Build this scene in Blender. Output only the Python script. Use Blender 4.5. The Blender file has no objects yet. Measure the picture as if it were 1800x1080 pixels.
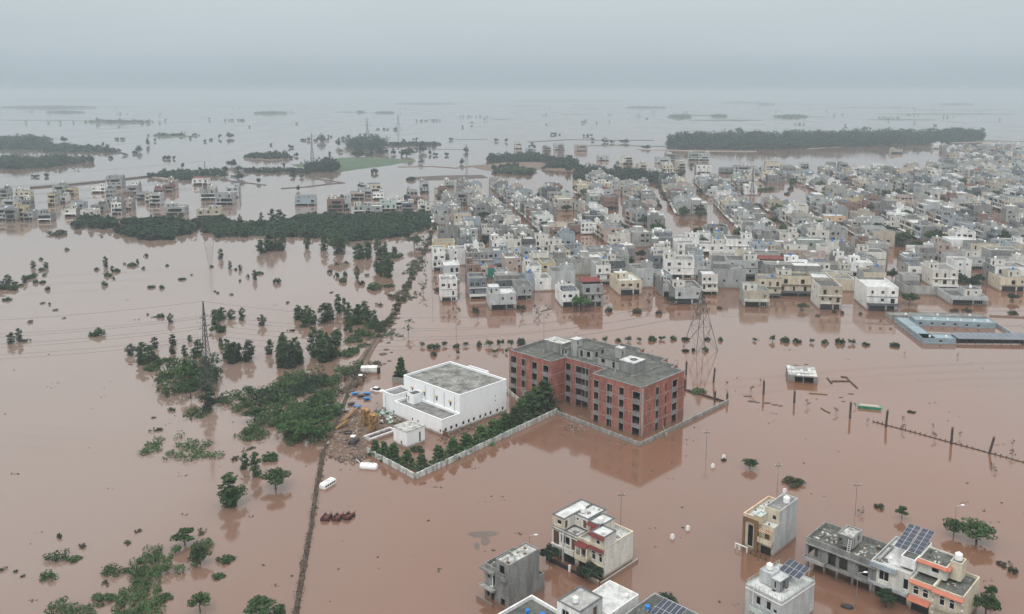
import bpy, math, random
import numpy as np
from mathutils import Vector, Matrix
R = math.radians
rnd = random.Random(7)
npr = np.random.default_rng(7)
sc = bpy.context.scene
COL = sc.collection
# ---------------------------------------------------------------- camera
F, CY, H = 1510., 405., 85.            # focal length and optical centre in photo pixels, height in metres
PT = math.atan(240 / F)
cd = bpy.data.cameras.new('camera'); cam = bpy.data.objects.new('camera', cd); COL.objects.link(cam)
cam.location = (0, 0, H); cam.rotation_euler = (math.pi / 2 - PT, 0, 0)
cd.sensor_width = 36; cd.lens = 36 * F / 1800; cd.shift_y = -135 / 1800
cd.clip_start = 1; cd.clip_end = 60000
sc.camera = cam
# ---------------------------------------------------------------- sky, sun, exposure
SUN_EL, SUN_AZ = R(58), R(205)          # azimuth clockwise from +Y
w = bpy.data.worlds.new('World'); sc.world = w; w.use_nodes = True
nt = w.node_tree; nt.nodes.clear(); N = nt.nodes.new; L = nt.links.new
out = N('ShaderNodeOutputWorld'); bg = N('ShaderNodeBackground'); L(bg.outputs[0], out.inputs[0])
sky = N('ShaderNodeTexSky'); sky.sky_type = 'NISHITA'; sky.sun_disc = False
sky.sun_elevation = SUN_EL; sky.sun_rotation = SUN_AZ; sky.dust_density = 4; sky.air_density = 2
hs = N('ShaderNodeHueSaturation'); hs.inputs['Saturation'].default_value = .25; hs.inputs['Value'].default_value = .9
L(sky.outputs[0], hs.inputs['Color'])
tc = N('ShaderNodeTexCoord'); sp = N('ShaderNodeSeparateXYZ'); L(tc.outputs['Generated'], sp.inputs[0])
cr = N('ShaderNodeValToRGB'); L(sp.outputs['Z'], cr.inputs[0])
e = cr.color_ramp.elements
e[0].position = 0; e[0].color = (.315, .38, .415, 1)
e[1].position = 1; e[1].color = (1.75, 1.73, 1.70, 1)
for p_, c_ in ((.015, (.335, .40, .438, 1)), (.05, (.405, .465, .505, 1)), (.11, (.455, .515, .545, 1)), (.2, (.66, .71, .73, 1)), (.33, (.86, .89, .90, 1)), (.5, (.86, .88, .89, 1))):
    q_ = e.new(p_); q_.color = c_
mp = N('ShaderNodeMapping'); mp.inputs['Scale'].default_value = (1, 1, 5); L(tc.outputs['Generated'], mp.inputs[0])
nz = N('ShaderNodeTexNoise'); nz.inputs['Scale'].default_value = 2.2; nz.inputs['Detail'].default_value = 5; L(mp.outputs[0], nz.inputs[0])
mr = N('ShaderNodeMapRange'); mr.inputs['To Min'].default_value = 8.9; mr.inputs['To Max'].default_value = 10.7; L(nz.outputs[0], mr.inputs[0])
vs = N('ShaderNodeVectorMath'); vs.operation = 'SCALE'; L(cr.outputs[0], vs.inputs[0]); L(mr.outputs[0], vs.inputs['Scale'])
mx = N('ShaderNodeMix'); mx.data_type = 'RGBA'; mx.inputs[0].default_value = .9
L(hs.outputs[0], mx.inputs[6]); L(vs.outputs[0], mx.inputs[7]); L(mx.outputs[2], bg.inputs['Color'])
bg.inputs['Strength'].default_value = .105
sd = bpy.data.lights.new('sun', 'SUN'); sd.energy = 1.0; sd.angle = R(20); sd.color = (1, .97, .93)
so = bpy.data.objects.new('sun', sd); COL.objects.link(so)
dv = Vector((math.sin(SUN_AZ) * math.cos(SUN_EL), math.cos(SUN_AZ) * math.cos(SUN_EL), math.sin(SUN_EL)))
so.rotation_euler = dv.to_track_quat('Z', 'Y').to_euler()
vsn = sc.view_settings; vsn.view_transform = 'Standard'; vsn.look = 'None'; vsn.exposure = .34; vsn.gamma = 1; vsn.use_curve_mapping = False
sc.cycles.use_denoising = True; sc.cycles.max_bounces = 5; sc.cycles.diffuse_bounces = 3; sc.cycles.volume_bounces = 0
sc.cycles.use_adaptive_sampling = False
sc.cycles.sample_clamp_indirect = 6

# ---------------------------------------------------------------- projection helpers
def ray(px, py):
    a = (px - 900) / F; b = -(py - CY) / F
    return (a, math.cos(PT) + b * math.sin(PT), -math.sin(PT) + b * math.cos(PT))
def at(px, py, z=0.):
    d = ray(px, py); t = (H - z) / -d[2]; return (d[0] * t, d[1] * t)
def proj(x, y, z=0.):
    f = y * math.cos(PT) - (z - H) * math.sin(PT); u = y * math.sin(PT) + (z - H) * math.cos(PT)
    return 900 + F * x / f, CY - F * u / f
def zat(x, y, py):
    b = -(py - CY) / F
    return H + y * (b * math.cos(PT) - math.sin(PT)) / (math.cos(PT) + b * math.sin(PT))
def ppm(x, y):
    return F / math.hypot(y, H)

# ---------------------------------------------------------------- materials
MAT = {}
def mat(name, col, rough=.85, noise=.25, scale=.8, col2=None, stretch=1., spec=.3, metal=0., fine=0., thr=(.35, .65), tide=0):
    m = bpy.data.materials.new(name); m.use_nodes = True; t = m.node_tree; b = t.nodes['Principled BSDF']
    b.inputs['Roughness'].default_value = rough; b.inputs['Specular IOR Level'].default_value = spec; b.inputs['Metallic'].default_value = metal
    g = t.nodes.new('ShaderNodeNewGeometry'); mp = t.nodes.new('ShaderNodeMapping'); mp.inputs['Scale'].default_value = (1, 1, stretch)
    t.links.new(g.outputs['Position'], mp.inputs[0])
    n = t.nodes.new('ShaderNodeTexNoise'); n.inputs['Scale'].default_value = scale; n.inputs['Detail'].default_value = 6; n.inputs['Roughness'].default_value = .65
    t.links.new(mp.outputs[0], n.inputs[0])
    r = t.nodes.new('ShaderNodeMapRange'); r.inputs['From Min'].default_value = thr[0]; r.inputs['From Max'].default_value = thr[1]
    t.links.new(n.outputs[0], r.inputs[0])
    k = t.nodes.new('ShaderNodeMix'); k.data_type = 'RGBA'; t.links.new(r.outputs[0], k.inputs[0])
    c2 = col2 or tuple(c * (1 - noise) for c in col)
    k.inputs[6].default_value = (*c2, 1); k.inputs[7].default_value = (*col, 1)
    src = k.outputs[2]
    if fine:
        n2 = t.nodes.new('ShaderNodeTexNoise'); n2.inputs['Scale'].default_value = scale * 7; n2.inputs['Detail'].default_value = 3
        t.links.new(g.outputs['Position'], n2.inputs[0])
        r2 = t.nodes.new('ShaderNodeMapRange'); r2.inputs['From Min'].default_value = .35; r2.inputs['From Max'].default_value = .65
        r2.inputs['To Min'].default_value = 1 - fine; r2.inputs['To Max'].default_value = 1 + fine * .4; t.links.new(n2.outputs[0], r2.inputs[0])
        v = t.nodes.new('ShaderNodeVectorMath'); v.operation = 'SCALE'; t.links.new(src, v.inputs[0]); t.links.new(r2.outputs[0], v.inputs['Scale']); src = v.outputs[0]
    if tide:
        sx = t.nodes.new('ShaderNodeSeparateXYZ'); t.links.new(g.outputs['Position'], sx.inputs[0])
        ad = t.nodes.new('ShaderNodeMath'); ad.operation = 'MULTIPLY_ADD'; ad.inputs[1].default_value = -1.1; t.links.new(n.outputs[0], ad.inputs[0]); t.links.new(sx.outputs[2], ad.inputs[2])
        r3 = t.nodes.new('ShaderNodeMapRange'); r3.inputs['From Min'].default_value = -.25; r3.inputs['From Max'].default_value = .4; r3.inputs['To Min'].default_value = .9; r3.inputs['To Max'].default_value = 0; t.links.new(ad.outputs[0], r3.inputs[0])
        k3 = t.nodes.new('ShaderNodeMix'); k3.data_type = 'RGBA'; t.links.new(r3.outputs[0], k3.inputs[0]); t.links.new(src, k3.inputs[6]); k3.inputs[7].default_value = (.2, .135, .1, 1); src = k3.outputs[2]
    t.links.new(src, b.inputs['Base Color'])
    MAT[name] = m; return m
PAL = dict(white=(.85, .85, .83), offwhite=(.7, .68, .62), cream=(.64, .57, .44), yellow=(.60, .50, .32), grey=(.36, .37, .37), lightgrey=(.5, .52, .52),
           bluegrey=(.36, .42, .46), dark=(.12, .13, .14), sage=(.36, .41, .37), pinkish=(.5, .4, .35), beige=(.48, .43, .35), brownbrick=(.27, .17, .14),
           palegreen=(.5, .58, .54), peach=(.7, .5, .34), blue=(.25, .4, .55), slate=(.2, .22, .25))
for k_, c_ in PAL.items():
    mat(k_, c_, noise=.34, scale=.7, stretch=.22, fine=.2, tide=1)
WORD = dict(cement='bare cement', white='white', offwhite='off-white', cream='cream', yellow='pale yellow', grey='grey', lightgrey='light grey', bluegrey='blue-grey', dark='charcoal',
            sage='grey-green', pinkish='dull pink', beige='beige', brownbrick='bare brick', palegreen='pale green', peach='peach', blue='light blue', slate='slate grey')
mat('cement', (.27, .27, .26), col2=(.15, .15, .145), scale=.7, stretch=.25, fine=.25, tide=1)
mat('cementlight', (.42, .42, .4), col2=(.25, .25, .24), scale=.7, stretch=.25, fine=.2, tide=1)
mat('roof', (.26, .26, .25), col2=(.10, .10, .095), scale=.45, fine=.25)
mat('roofdark', (.135, .14, .125), col2=(.06, .062, .055), scale=.5, fine=.35)
mat('rooflight', (.62, .63, .62), col2=(.36, .37, .36), scale=.6, fine=.12)
mat('roofpatch', (.60, .60, .57), col2=(.13, .135, .125), scale=.9, fine=.3)
mat('trimwhite', (.72, .72, .70), noise=.15, fine=.08)
mat('whitewall', (.83, .84, .85), col2=(.75, .75, .74), scale=1.1, stretch=.1, fine=.04, thr=(.28, .5), tide=1)
mat('dirtywall', (.60, .61, .58), col2=(.24, .25, .24), scale=1.0, stretch=.3, fine=.25, thr=(.35, .6))
mat('greywall', (.34, .34, .32), col2=(.16, .16, .15), scale=.8, stretch=.3, fine=.25)
mat('glass', (.011, .012, .014), rough=.4, spec=.22, noise=.3)
mat('holedark', (.03, .03, .03), noise=.3)
mat('framewhite', (.66, .66, .64), noise=.1)
mat('framebrown', (.1, .065, .045), noise=.3)
mat('wooddoor', (.16, .09, .055), noise=.4, stretch=3)
mat('darkgate', (.03, .03, .033), rough=.5, noise=.4)
mat('brick', (.385, .148, .115), col2=(.22, .088, .07), scale=.6, stretch=.5, fine=.4, tide=1)
mat('maroon', (.15, .026, .026), rough=.7, noise=.3)
mat('coral', (.48, .165, .105), rough=.7, noise=.2)
mat('ochre', (.2, .12, .06), noise=.3)
mat('redroof', (.2, .06, .05), noise=.4)
mat('greensheet', (.03, .24, .19), rough=.7, noise=.25)
mat('solar', (.022, .03, .055), rough=.3, spec=.5, noise=.3, scale=1.5)
mat('solarframe', (.5, .52, .54), rough=.5)
mat('tankwhite', (.8, .8, .79), rough=.5, noise=.06)
mat('tankblue', (.03, .19, .55), rough=.45, noise=.1)
mat('steel', (.1, .1, .1), rough=.6, metal=.3, noise=.4)
mat('palesteel', (.5, .52, .54), rough=.5, noise=.2)
mat('wire', (.16, .16, .165), rough=.6)
mat('rust', (.42, .25, .09), col2=(.13, .06, .035), scale=1.5, fine=.5, thr=(.44, .56), stretch=.8)
mat('machine', (.3, .18, .06), col2=(.15, .08, .04), scale=2, fine=.3)
mat('bluecart', (.03, .22, .5), rough=.5, noise=.3)
mat('redpaint', (.15, .045, .04), rough=.6, noise=.5)
mat('tyre', (.02, .02, .02), rough=.9)
mat('mud', (.19, .125, .09), col2=(.1, .07, .052), scale=.5, fine=.4)
mat('darkmud', (.1, .07, .058), col2=(.055, .042, .038), scale=.8, fine=.3)
mat('trunk', (.09, .07, .055), col2=(.045, .036, .03), scale=3, stretch=.3)
mat('driedplant', (.16, .12, .085), col2=(.07, .055, .045), scale=2)
mat('bluesheet', (.24, .31, .34), rough=.5, noise=.25, scale=.4)
mat('bluewall', (.27, .345, .385), noise=.25, scale=.6, fine=.1)
mat('greenboat', (.03, .26, .15), rough=.5, noise=.3)
mat('stonesheet', (.4, .41, .4), col2=(.15, .15, .15), scale=1.6, fine=.2)
mat('silt', (.115, .085, .07), col2=(.1, .075, .062), rough=.1, scale=.4)
def leafmat(name, dark, light, hue=0., scale=.22):
    m = bpy.data.materials.new(name); m.use_nodes = True; t = m.node_tree; b = t.nodes['Principled BSDF']
    b.inputs['Roughness'].default_value = .75; b.inputs['Specular IOR Level'].default_value = .12
    g = t.nodes.new('ShaderNodeNewGeometry'); oi = t.nodes.new('ShaderNodeObjectInfo')
    n = t.nodes.new('ShaderNodeTexNoise'); n.inputs['Scale'].default_value = scale; n.inputs['Detail'].default_value = 4
    t.links.new(g.outputs['Position'], n.inputs[0])
    ad = t.nodes.new('ShaderNodeMath'); ad.operation = 'MULTIPLY_ADD'; ad.inputs[1].default_value = .3; t.links.new(oi.outputs['Random'], ad.inputs[0]); t.links.new(n.outputs[0], ad.inputs[2])
    ri = t.nodes.new('ShaderNodeMath'); ri.operation = 'MULTIPLY_ADD'; ri.inputs[1].default_value = .3; t.links.new(g.outputs['Random Per Island'], ri.inputs[0]); t.links.new(ad.outputs[0], ri.inputs[2])
    r = t.nodes.new('ShaderNodeMapRange'); r.inputs['From Min'].default_value = .45; r.inputs['From Max'].default_value = 1.1; t.links.new(ri.outputs[0], r.inputs[0])
    k = t.nodes.new('ShaderNodeMix'); k.data_type = 'RGBA'; t.links.new(r.outputs[0], k.inputs[0])
    k.inputs[6].default_value = (*dark, 1); k.inputs[7].default_value = (*light, 1)
    t.links.new(k.outputs[2], b.inputs['Base Color'])
    tr = t.nodes.new('ShaderNodeBsdfTranslucent'); t.links.new(k.outputs[2], tr.inputs[0]); ms = t.nodes.new('ShaderNodeMixShader'); ms.inputs[0].default_value = .2
    o = t.nodes['Material Output']; t.links.new(b.outputs[0], ms.inputs[1]); t.links.new(tr.outputs[0], ms.inputs[2]); t.links.new(ms.outputs[0], o.inputs[0])
    MAT[name] = m
leafmat('leaf', (.026, .048, .024), (.078, .125, .052))
leafmat('leafgrey', (.03, .046, .032), (.082, .11, .068))
leafmat('leafbright', (.03, .065, .026), (.088, .15, .056))
leafmat('leafdark', (.015, .028, .02), (.038, .062, .036))
leafmat('leafolive', (.035, .04, .025), (.085, .085, .05))
leafmat('leafmass', (.014, .03, .019), (.042, .074, .038), scale=.09)
mat('grass', (.062, .105, .05), col2=(.045, .075, .04), scale=.05, fine=.2)
# flood water
def water():
    m = bpy.data.materials.new('flood_water'); m.use_nodes = True; t = m.node_tree; b = t.nodes['Principled BSDF']
    g = t.nodes.new('ShaderNodeNewGeometry')
    def noise(s, d, sc_=(1, 1, 1)):
        mp = t.nodes.new('ShaderNodeMapping'); mp.inputs['Scale'].default_value = sc_; t.links.new(g.outputs['Position'], mp.inputs[0])
        n = t.nodes.new('ShaderNodeTexNoise'); n.inputs['Scale'].default_value = s; n.inputs['Detail'].default_value = d; t.links.new(mp.outputs[0], n.inputs[0]); return n
    a = noise(.012, 4, (1, .6, 1)); c = noise(.05, 5, (1, .5, 1))
    ad = t.nodes.new('ShaderNodeMath'); ad.operation = 'MULTIPLY_ADD'; ad.inputs[1].default_value = .35; t.links.new(c.outputs[0], ad.inputs[0]); t.links.new(a.outputs[0], ad.inputs[2])
    r = t.nodes.new('ShaderNodeMapRange'); r.inputs['From Min'].default_value = .5; r.inputs['From Max'].default_value = .85; t.links.new(ad.outputs[0], r.inputs[0])
    k = t.nodes.new('ShaderNodeMix'); k.data_type = 'RGBA'; t.links.new(r.outputs[0], k.inputs[0])
    k.inputs[6].default_value = (.172, .082, .049, 1); k.inputs[7].default_value = (.156, .092, .066, 1)
    # brighter sky reflection painted as paler, greyer base colour west of the road bank
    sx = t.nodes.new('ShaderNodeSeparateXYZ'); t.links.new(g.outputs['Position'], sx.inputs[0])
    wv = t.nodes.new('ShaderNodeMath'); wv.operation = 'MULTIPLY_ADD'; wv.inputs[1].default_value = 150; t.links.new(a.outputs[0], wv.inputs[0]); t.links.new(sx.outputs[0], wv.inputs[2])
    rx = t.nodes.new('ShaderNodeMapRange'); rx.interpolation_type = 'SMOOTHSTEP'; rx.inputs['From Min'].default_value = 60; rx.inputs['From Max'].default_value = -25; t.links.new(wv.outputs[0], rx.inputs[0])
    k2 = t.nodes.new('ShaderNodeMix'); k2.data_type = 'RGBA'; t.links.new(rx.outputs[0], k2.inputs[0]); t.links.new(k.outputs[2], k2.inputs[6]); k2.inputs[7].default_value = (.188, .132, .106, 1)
    t.links.new(k2.outputs[2], b.inputs['Base Color'])
    rn = noise(.02, 5, (1, .22, 1)); rr_ = t.nodes.new('ShaderNodeMapRange'); rr_.inputs['From Min'].default_value = .38; rr_.inputs['From Max'].default_value = .68; rr_.inputs['To Min'].default_value = .03; rr_.inputs['To Max'].default_value = .13
    t.links.new(rn.outputs[0], rr_.inputs[0]); t.links.new(rr_.outputs[0], b.inputs['Roughness']); b.inputs['IOR'].default_value = 1.62
    n1 = noise(.9, 3, (1, .45, 1)); n2 = noise(.08, 3)
    bm = t.nodes.new('ShaderNodeBump'); bm.inputs['Strength'].default_value = .035; bm.inputs['Distance'].default_value = .25
    mu = t.nodes.new('ShaderNodeMath'); mu.operation = 'MULTIPLY'; t.links.new(n1.outputs[0], mu.inputs[0]); t.links.new(n2.outputs[0], mu.inputs[1])
    t.links.new(mu.outputs[0], bm.inputs['Height']); t.links.new(bm.outputs[0], b.inputs['Normal'])
    MAT['water'] = m
water()

# ---------------------------------------------------------------- mesh builder
class MB:
    def __init__(s): s.v = []; s.f = []; s.m = []
    def poly(s, pts, mat):
        i = len(s.v); s.v += [tuple(p) for p in pts]; s.f.append(tuple(range(i, i + len(pts)))); s.m.append(mat)
    def hexa(s, p, mat, skip=()):
        i = len(s.v); s.v += [tuple(q) for q in p]
        for k, q in enumerate(((0, 3, 2, 1), (4, 5, 6, 7), (0, 1, 5, 4), (1, 2, 6, 5), (2, 3, 7, 6), (3, 0, 4, 7))):
            if k in skip: continue
            s.f.append(tuple(i + j for j in q)); s.m.append(mat)
    def box(s, x0, x1, y0, y1, z0, z1, mat, skip=()):
        s.hexa([(x0, y0, z0), (x1, y0, z0), (x1, y1, z0), (x0, y1, z0), (x0, y0, z1), (x1, y0, z1), (x1, y1, z1), (x0, y1, z1)], mat, skip)
    def tube(s, a, b, r, mat, n=4, r2=None):
        a = Vector(a); b = Vector(b); d = (b - a)
        if d.length < 1e-6: return
        d.normalize(); q = d.to_track_quat('Z', 'Y'); r2 = r if r2 is None else r2; i = len(s.v)
        for c, rr in ((a, r), (b, r2)):
            for k in range(n):
                t = 2 * math.pi * k / n; s.v.append(tuple(c + q @ Vector((rr * math.cos(t), rr * math.sin(t), 0))))
        for k in range(n):
            s.f.append((i + k, i + (k + 1) % n, i + n + (k + 1) % n, i + n + k)); s.m.append(mat)
        s.f.append(tuple(i + n + k for k in range(n))); s.m.append(mat); s.f.append(tuple(i + n - 1 - k for k in range(n))); s.m.append(mat)
    def lathe(s, cx, cy, prof, mat, n=14, sx=1, sy=1):
        i = len(s.v)
        for r, z in prof:
            for k in range(n):
                t = 2 * math.pi * k / n; s.v.append((cx + sx * r * math.cos(t), cy + sy * r * math.sin(t), z))
        for j in range(len(prof) - 1):
            for k in range(n):
                a = i + j * n; s.f.append((a + k, a + (k + 1) % n, a + n + (k + 1) % n, a + n + k)); s.m.append(mat)
        s.f.append(tuple(i + (len(prof) - 1) * n + k for k in range(n))); s.m.append(mat)
    def wbox(s, p0, p1, u0, u1, z0, z1, d0, d1, mat):   # box in wall coordinates, d positive = outwards
        dx, dy = p1[0] - p0[0], p1[1] - p0[1]; l = math.hypot(dx, dy); dx /= l; dy /= l; nx, ny = dy, -dx
        P = lambda u, d, z: (p0[0] + dx * u + nx * d, p0[1] + dy * u + ny * d, z)
        s.hexa([P(u0, d1, z0), P(u1, d1, z0), P(u1, d0, z0), P(u0, d0, z0), P(u0, d1, z1), P(u1, d1, z1), P(u1, d0, z1), P(u0, d0, z1)], mat)
    def wall(s, p0, p1, z0, z1, ops, mat, t=.2, inner=False):
        dx, dy = p1[0] - p0[0], p1[1] - p0[1]; l = math.hypot(dx, dy)
        if l < 1e-6: return
        dx /= l; dy /= l; nx, ny = dy, -dx
        P = lambda u, d, z: (p0[0] + dx * u - nx * d, p0[1] + dy * u - ny * d, z)
        ops = [(max(.02, a), min(l - .02, b), max(z0, c), min(z1 - .02, d)) for a, b, c, d in ops if b > a and d > z0 and a < l]
        us = sorted({0, l, *[o[0] for o in ops], *[o[1] for o in ops]}); zs = sorted({z0, z1, *[o[2] for o in ops], *[o[3] for o in ops]})
        for i in range(len(us) - 1):
            for j in range(len(zs) - 1):
                um, zm = (us[i] + us[i + 1]) / 2, (zs[j] + zs[j + 1]) / 2
                if any(o[0] < um < o[1] and o[2] < zm < o[3] for o in ops): continue
                for d in ((0, t) if inner else (0,)):
                    mt_ = inner if (d and isinstance(inner, str)) else mat
                    q = [P(us[i], d, zs[j]), P(us[i + 1], d, zs[j]), P(us[i + 1], d, zs[j + 1]), P(us[i], d, zs[j + 1])]
                    s.poly(q if d == 0 else q[::-1], mt_)
        for a, b, c, d in ops:
            s.poly([P(a, 0, c), P(a, 0, d), P(a, t, d), P(a, t, c)], mat); s.poly([P(b, 0, d), P(b, 0, c), P(b, t, c), P(b, t, d)], mat)
            s.poly([P(a, 0, d), P(b, 0, d), P(b, t, d), P(a, t, d)], mat); s.poly([P(b, 0, c), P(a, 0, c), P(a, t, c), P(b, t, c)], mat)
    def data(s, name):
        me = bpy.data.meshes.new(name); me.from_pydata(s.v, [], s.f); names = list(dict.fromkeys(s.m))
        for n in names: me.materials.append(MAT[n])
        idx = {n: i for i, n in enumerate(names)}; me.polygons.foreach_set('material_index', [idx[m] for m in s.m]); return me
    def make(s, name, parent=None, label=None, loc=None, rz=0.):
        if not s.f: return None
        o = bpy.data.objects.new(name, s.data(name)); COL.objects.link(o)
        if parent: o.parent = parent
        if loc is not None: o.location = loc; o.rotation_euler = (0, 0, rz)
        if label: o['label'] = label
        return o
def npmesh(name, V, Fq, matname):
    me = bpy.data.meshes.new(name); nf, k = Fq.shape
    me.vertices.add(len(V)); me.vertices.foreach_set('co', V.astype(np.float32).ravel())
    me.loops.add(nf * k); me.loops.foreach_set('vertex_index', Fq.astype(np.int32).ravel())
    me.polygons.add(nf); me.polygons.foreach_set('loop_start', np.arange(0, nf * k, k, dtype=np.int32)); me.polygons.foreach_set('loop_total', np.full(nf, k, dtype=np.int32))
    me.update(calc_edges=True); me.materials.append(MAT[matname]); return me

# ---------------------------------------------------------------- labels
LM = [('the brick building', at(1060, 700)), ('the white hall', at(790, 700)), ('the near left pylon', at(366, 690)), ('the wide-legged pylon', at(1233, 612)),
      ('the flooded square shed', at(1405, 672)), ('the blue-grey sheds', at(1660, 580)), ('the red-trimmed cream house', at(1045, 985)), ('the white bus', at(571, 850)),
      ('the solar-panel house', at(1390, 1030)), ('the green cloth panel', at(866, 492)), ('the yellow cube house', at(1108, 518)), ('the white modernist house', at(1540, 546)),
      ('the peach blank wall', at(1466, 396)), ('the round dense thicket', at(600, 400)), ('the far dark wood', at(1450, 258)), ('the green field island', at(620, 290)),
      ('the far lattice pylon', at(365, 395)), ('the lone flooded villa', at(535, 362)), ('the white arched house', at(1032, 412)), ('the bottom left thicket', at(280, 1020)),
      ('the twin pale green houses', at(1120, 430)), ('the large cream villa', at(1665, 505)), ('the red-roofed grey house', at(1042, 540)), ('the tall sage blank wall', at(1047, 365)),
      ('the low mangled scrub', at(340, 800)), ('the paired pylons', at(660, 245)), ('the long far embankment', at(1150, 262)), ('the foreground tree pair', at(1716, 950))]
PEND = []
ORD = ['', 'second', 'third', 'fourth', 'fifth', 'sixth', 'seventh', 'eighth', 'ninth', 'tenth'] 
def tag(o, label=None, cat=None, group=None, kind=None):
    if label: o['label'] = label
    if cat: o['category'] = cat
    if group: o['group'] = group
    if kind: o['kind'] = kind
    return o
def auto_tag(o, desc, cat, group, xy):
    o['category'] = cat; o['group'] = group; PEND.append((o, desc, xy))
def finish_labels():
    D = {}
    for o, desc, (x, y) in PEND:
        px, py = proj(x, y)
        best = min(LM, key=lambda l: (proj(*l[1])[0] - px) ** 2 + (2.5 * (proj(*l[1])[1] - py)) ** 2)
        qx, qy = proj(*best[1]); dx, dy = px - qx, (py - qy) * 2.5
        rel = ('right of' if dx > 0 else 'left of') if abs(dx) > abs(dy) else ('in front of' if dy > 0 else 'behind')
        D.setdefault((desc, rel, best[0]), []).append((math.hypot(dx, dy), id(o), o))
    for (desc, rel, lm), l in D.items():
        l.sort()
        for i, (_, _, o) in enumerate(l):
            s = '' if len(l) == 1 else (', closest to it' if i == 0 else ', %s closest' % (ORD[i] if i < 10 else '%dth' % (i + 1)))
            o['label'] = '%s %s %s%s' % (desc, rel, lm, s)
def empty(name, loc, rz=0.):
    o = bpy.data.objects.new(name, None); COL.objects.link(o); o.location = loc; o.rotation_euler = (0, 0, rz); o.empty_display_size = 1; return o

# ---------------------------------------------------------------- ground: one water sheet
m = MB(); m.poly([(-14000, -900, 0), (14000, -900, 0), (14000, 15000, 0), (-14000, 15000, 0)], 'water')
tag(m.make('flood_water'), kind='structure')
# ---------------------------------------------------------------- haze
m = MB(); m.box(-14500, 14500, -1400, 15500, -1, 112, 'cement'); hz = m.make('haze'); tag(hz, kind='stuff')
hm = bpy.data.materials.new('haze_air'); hm.use_nodes = True; t = hm.node_tree; t.nodes.clear()
o_ = t.nodes.new('ShaderNodeOutputMaterial'); pv = t.nodes.new('ShaderNodeVolumePrincipled'); t.links.new(pv.outputs[0], o_.inputs['Volume'])
pv.inputs['Color'].default_value = (.68, .77, .82, 1); pv.inputs['Density'].default_value = .00026; pv.inputs['Anisotropy'].default_value = 0
hz.data.materials.clear(); hz.data.materials.append(hm)

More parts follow.
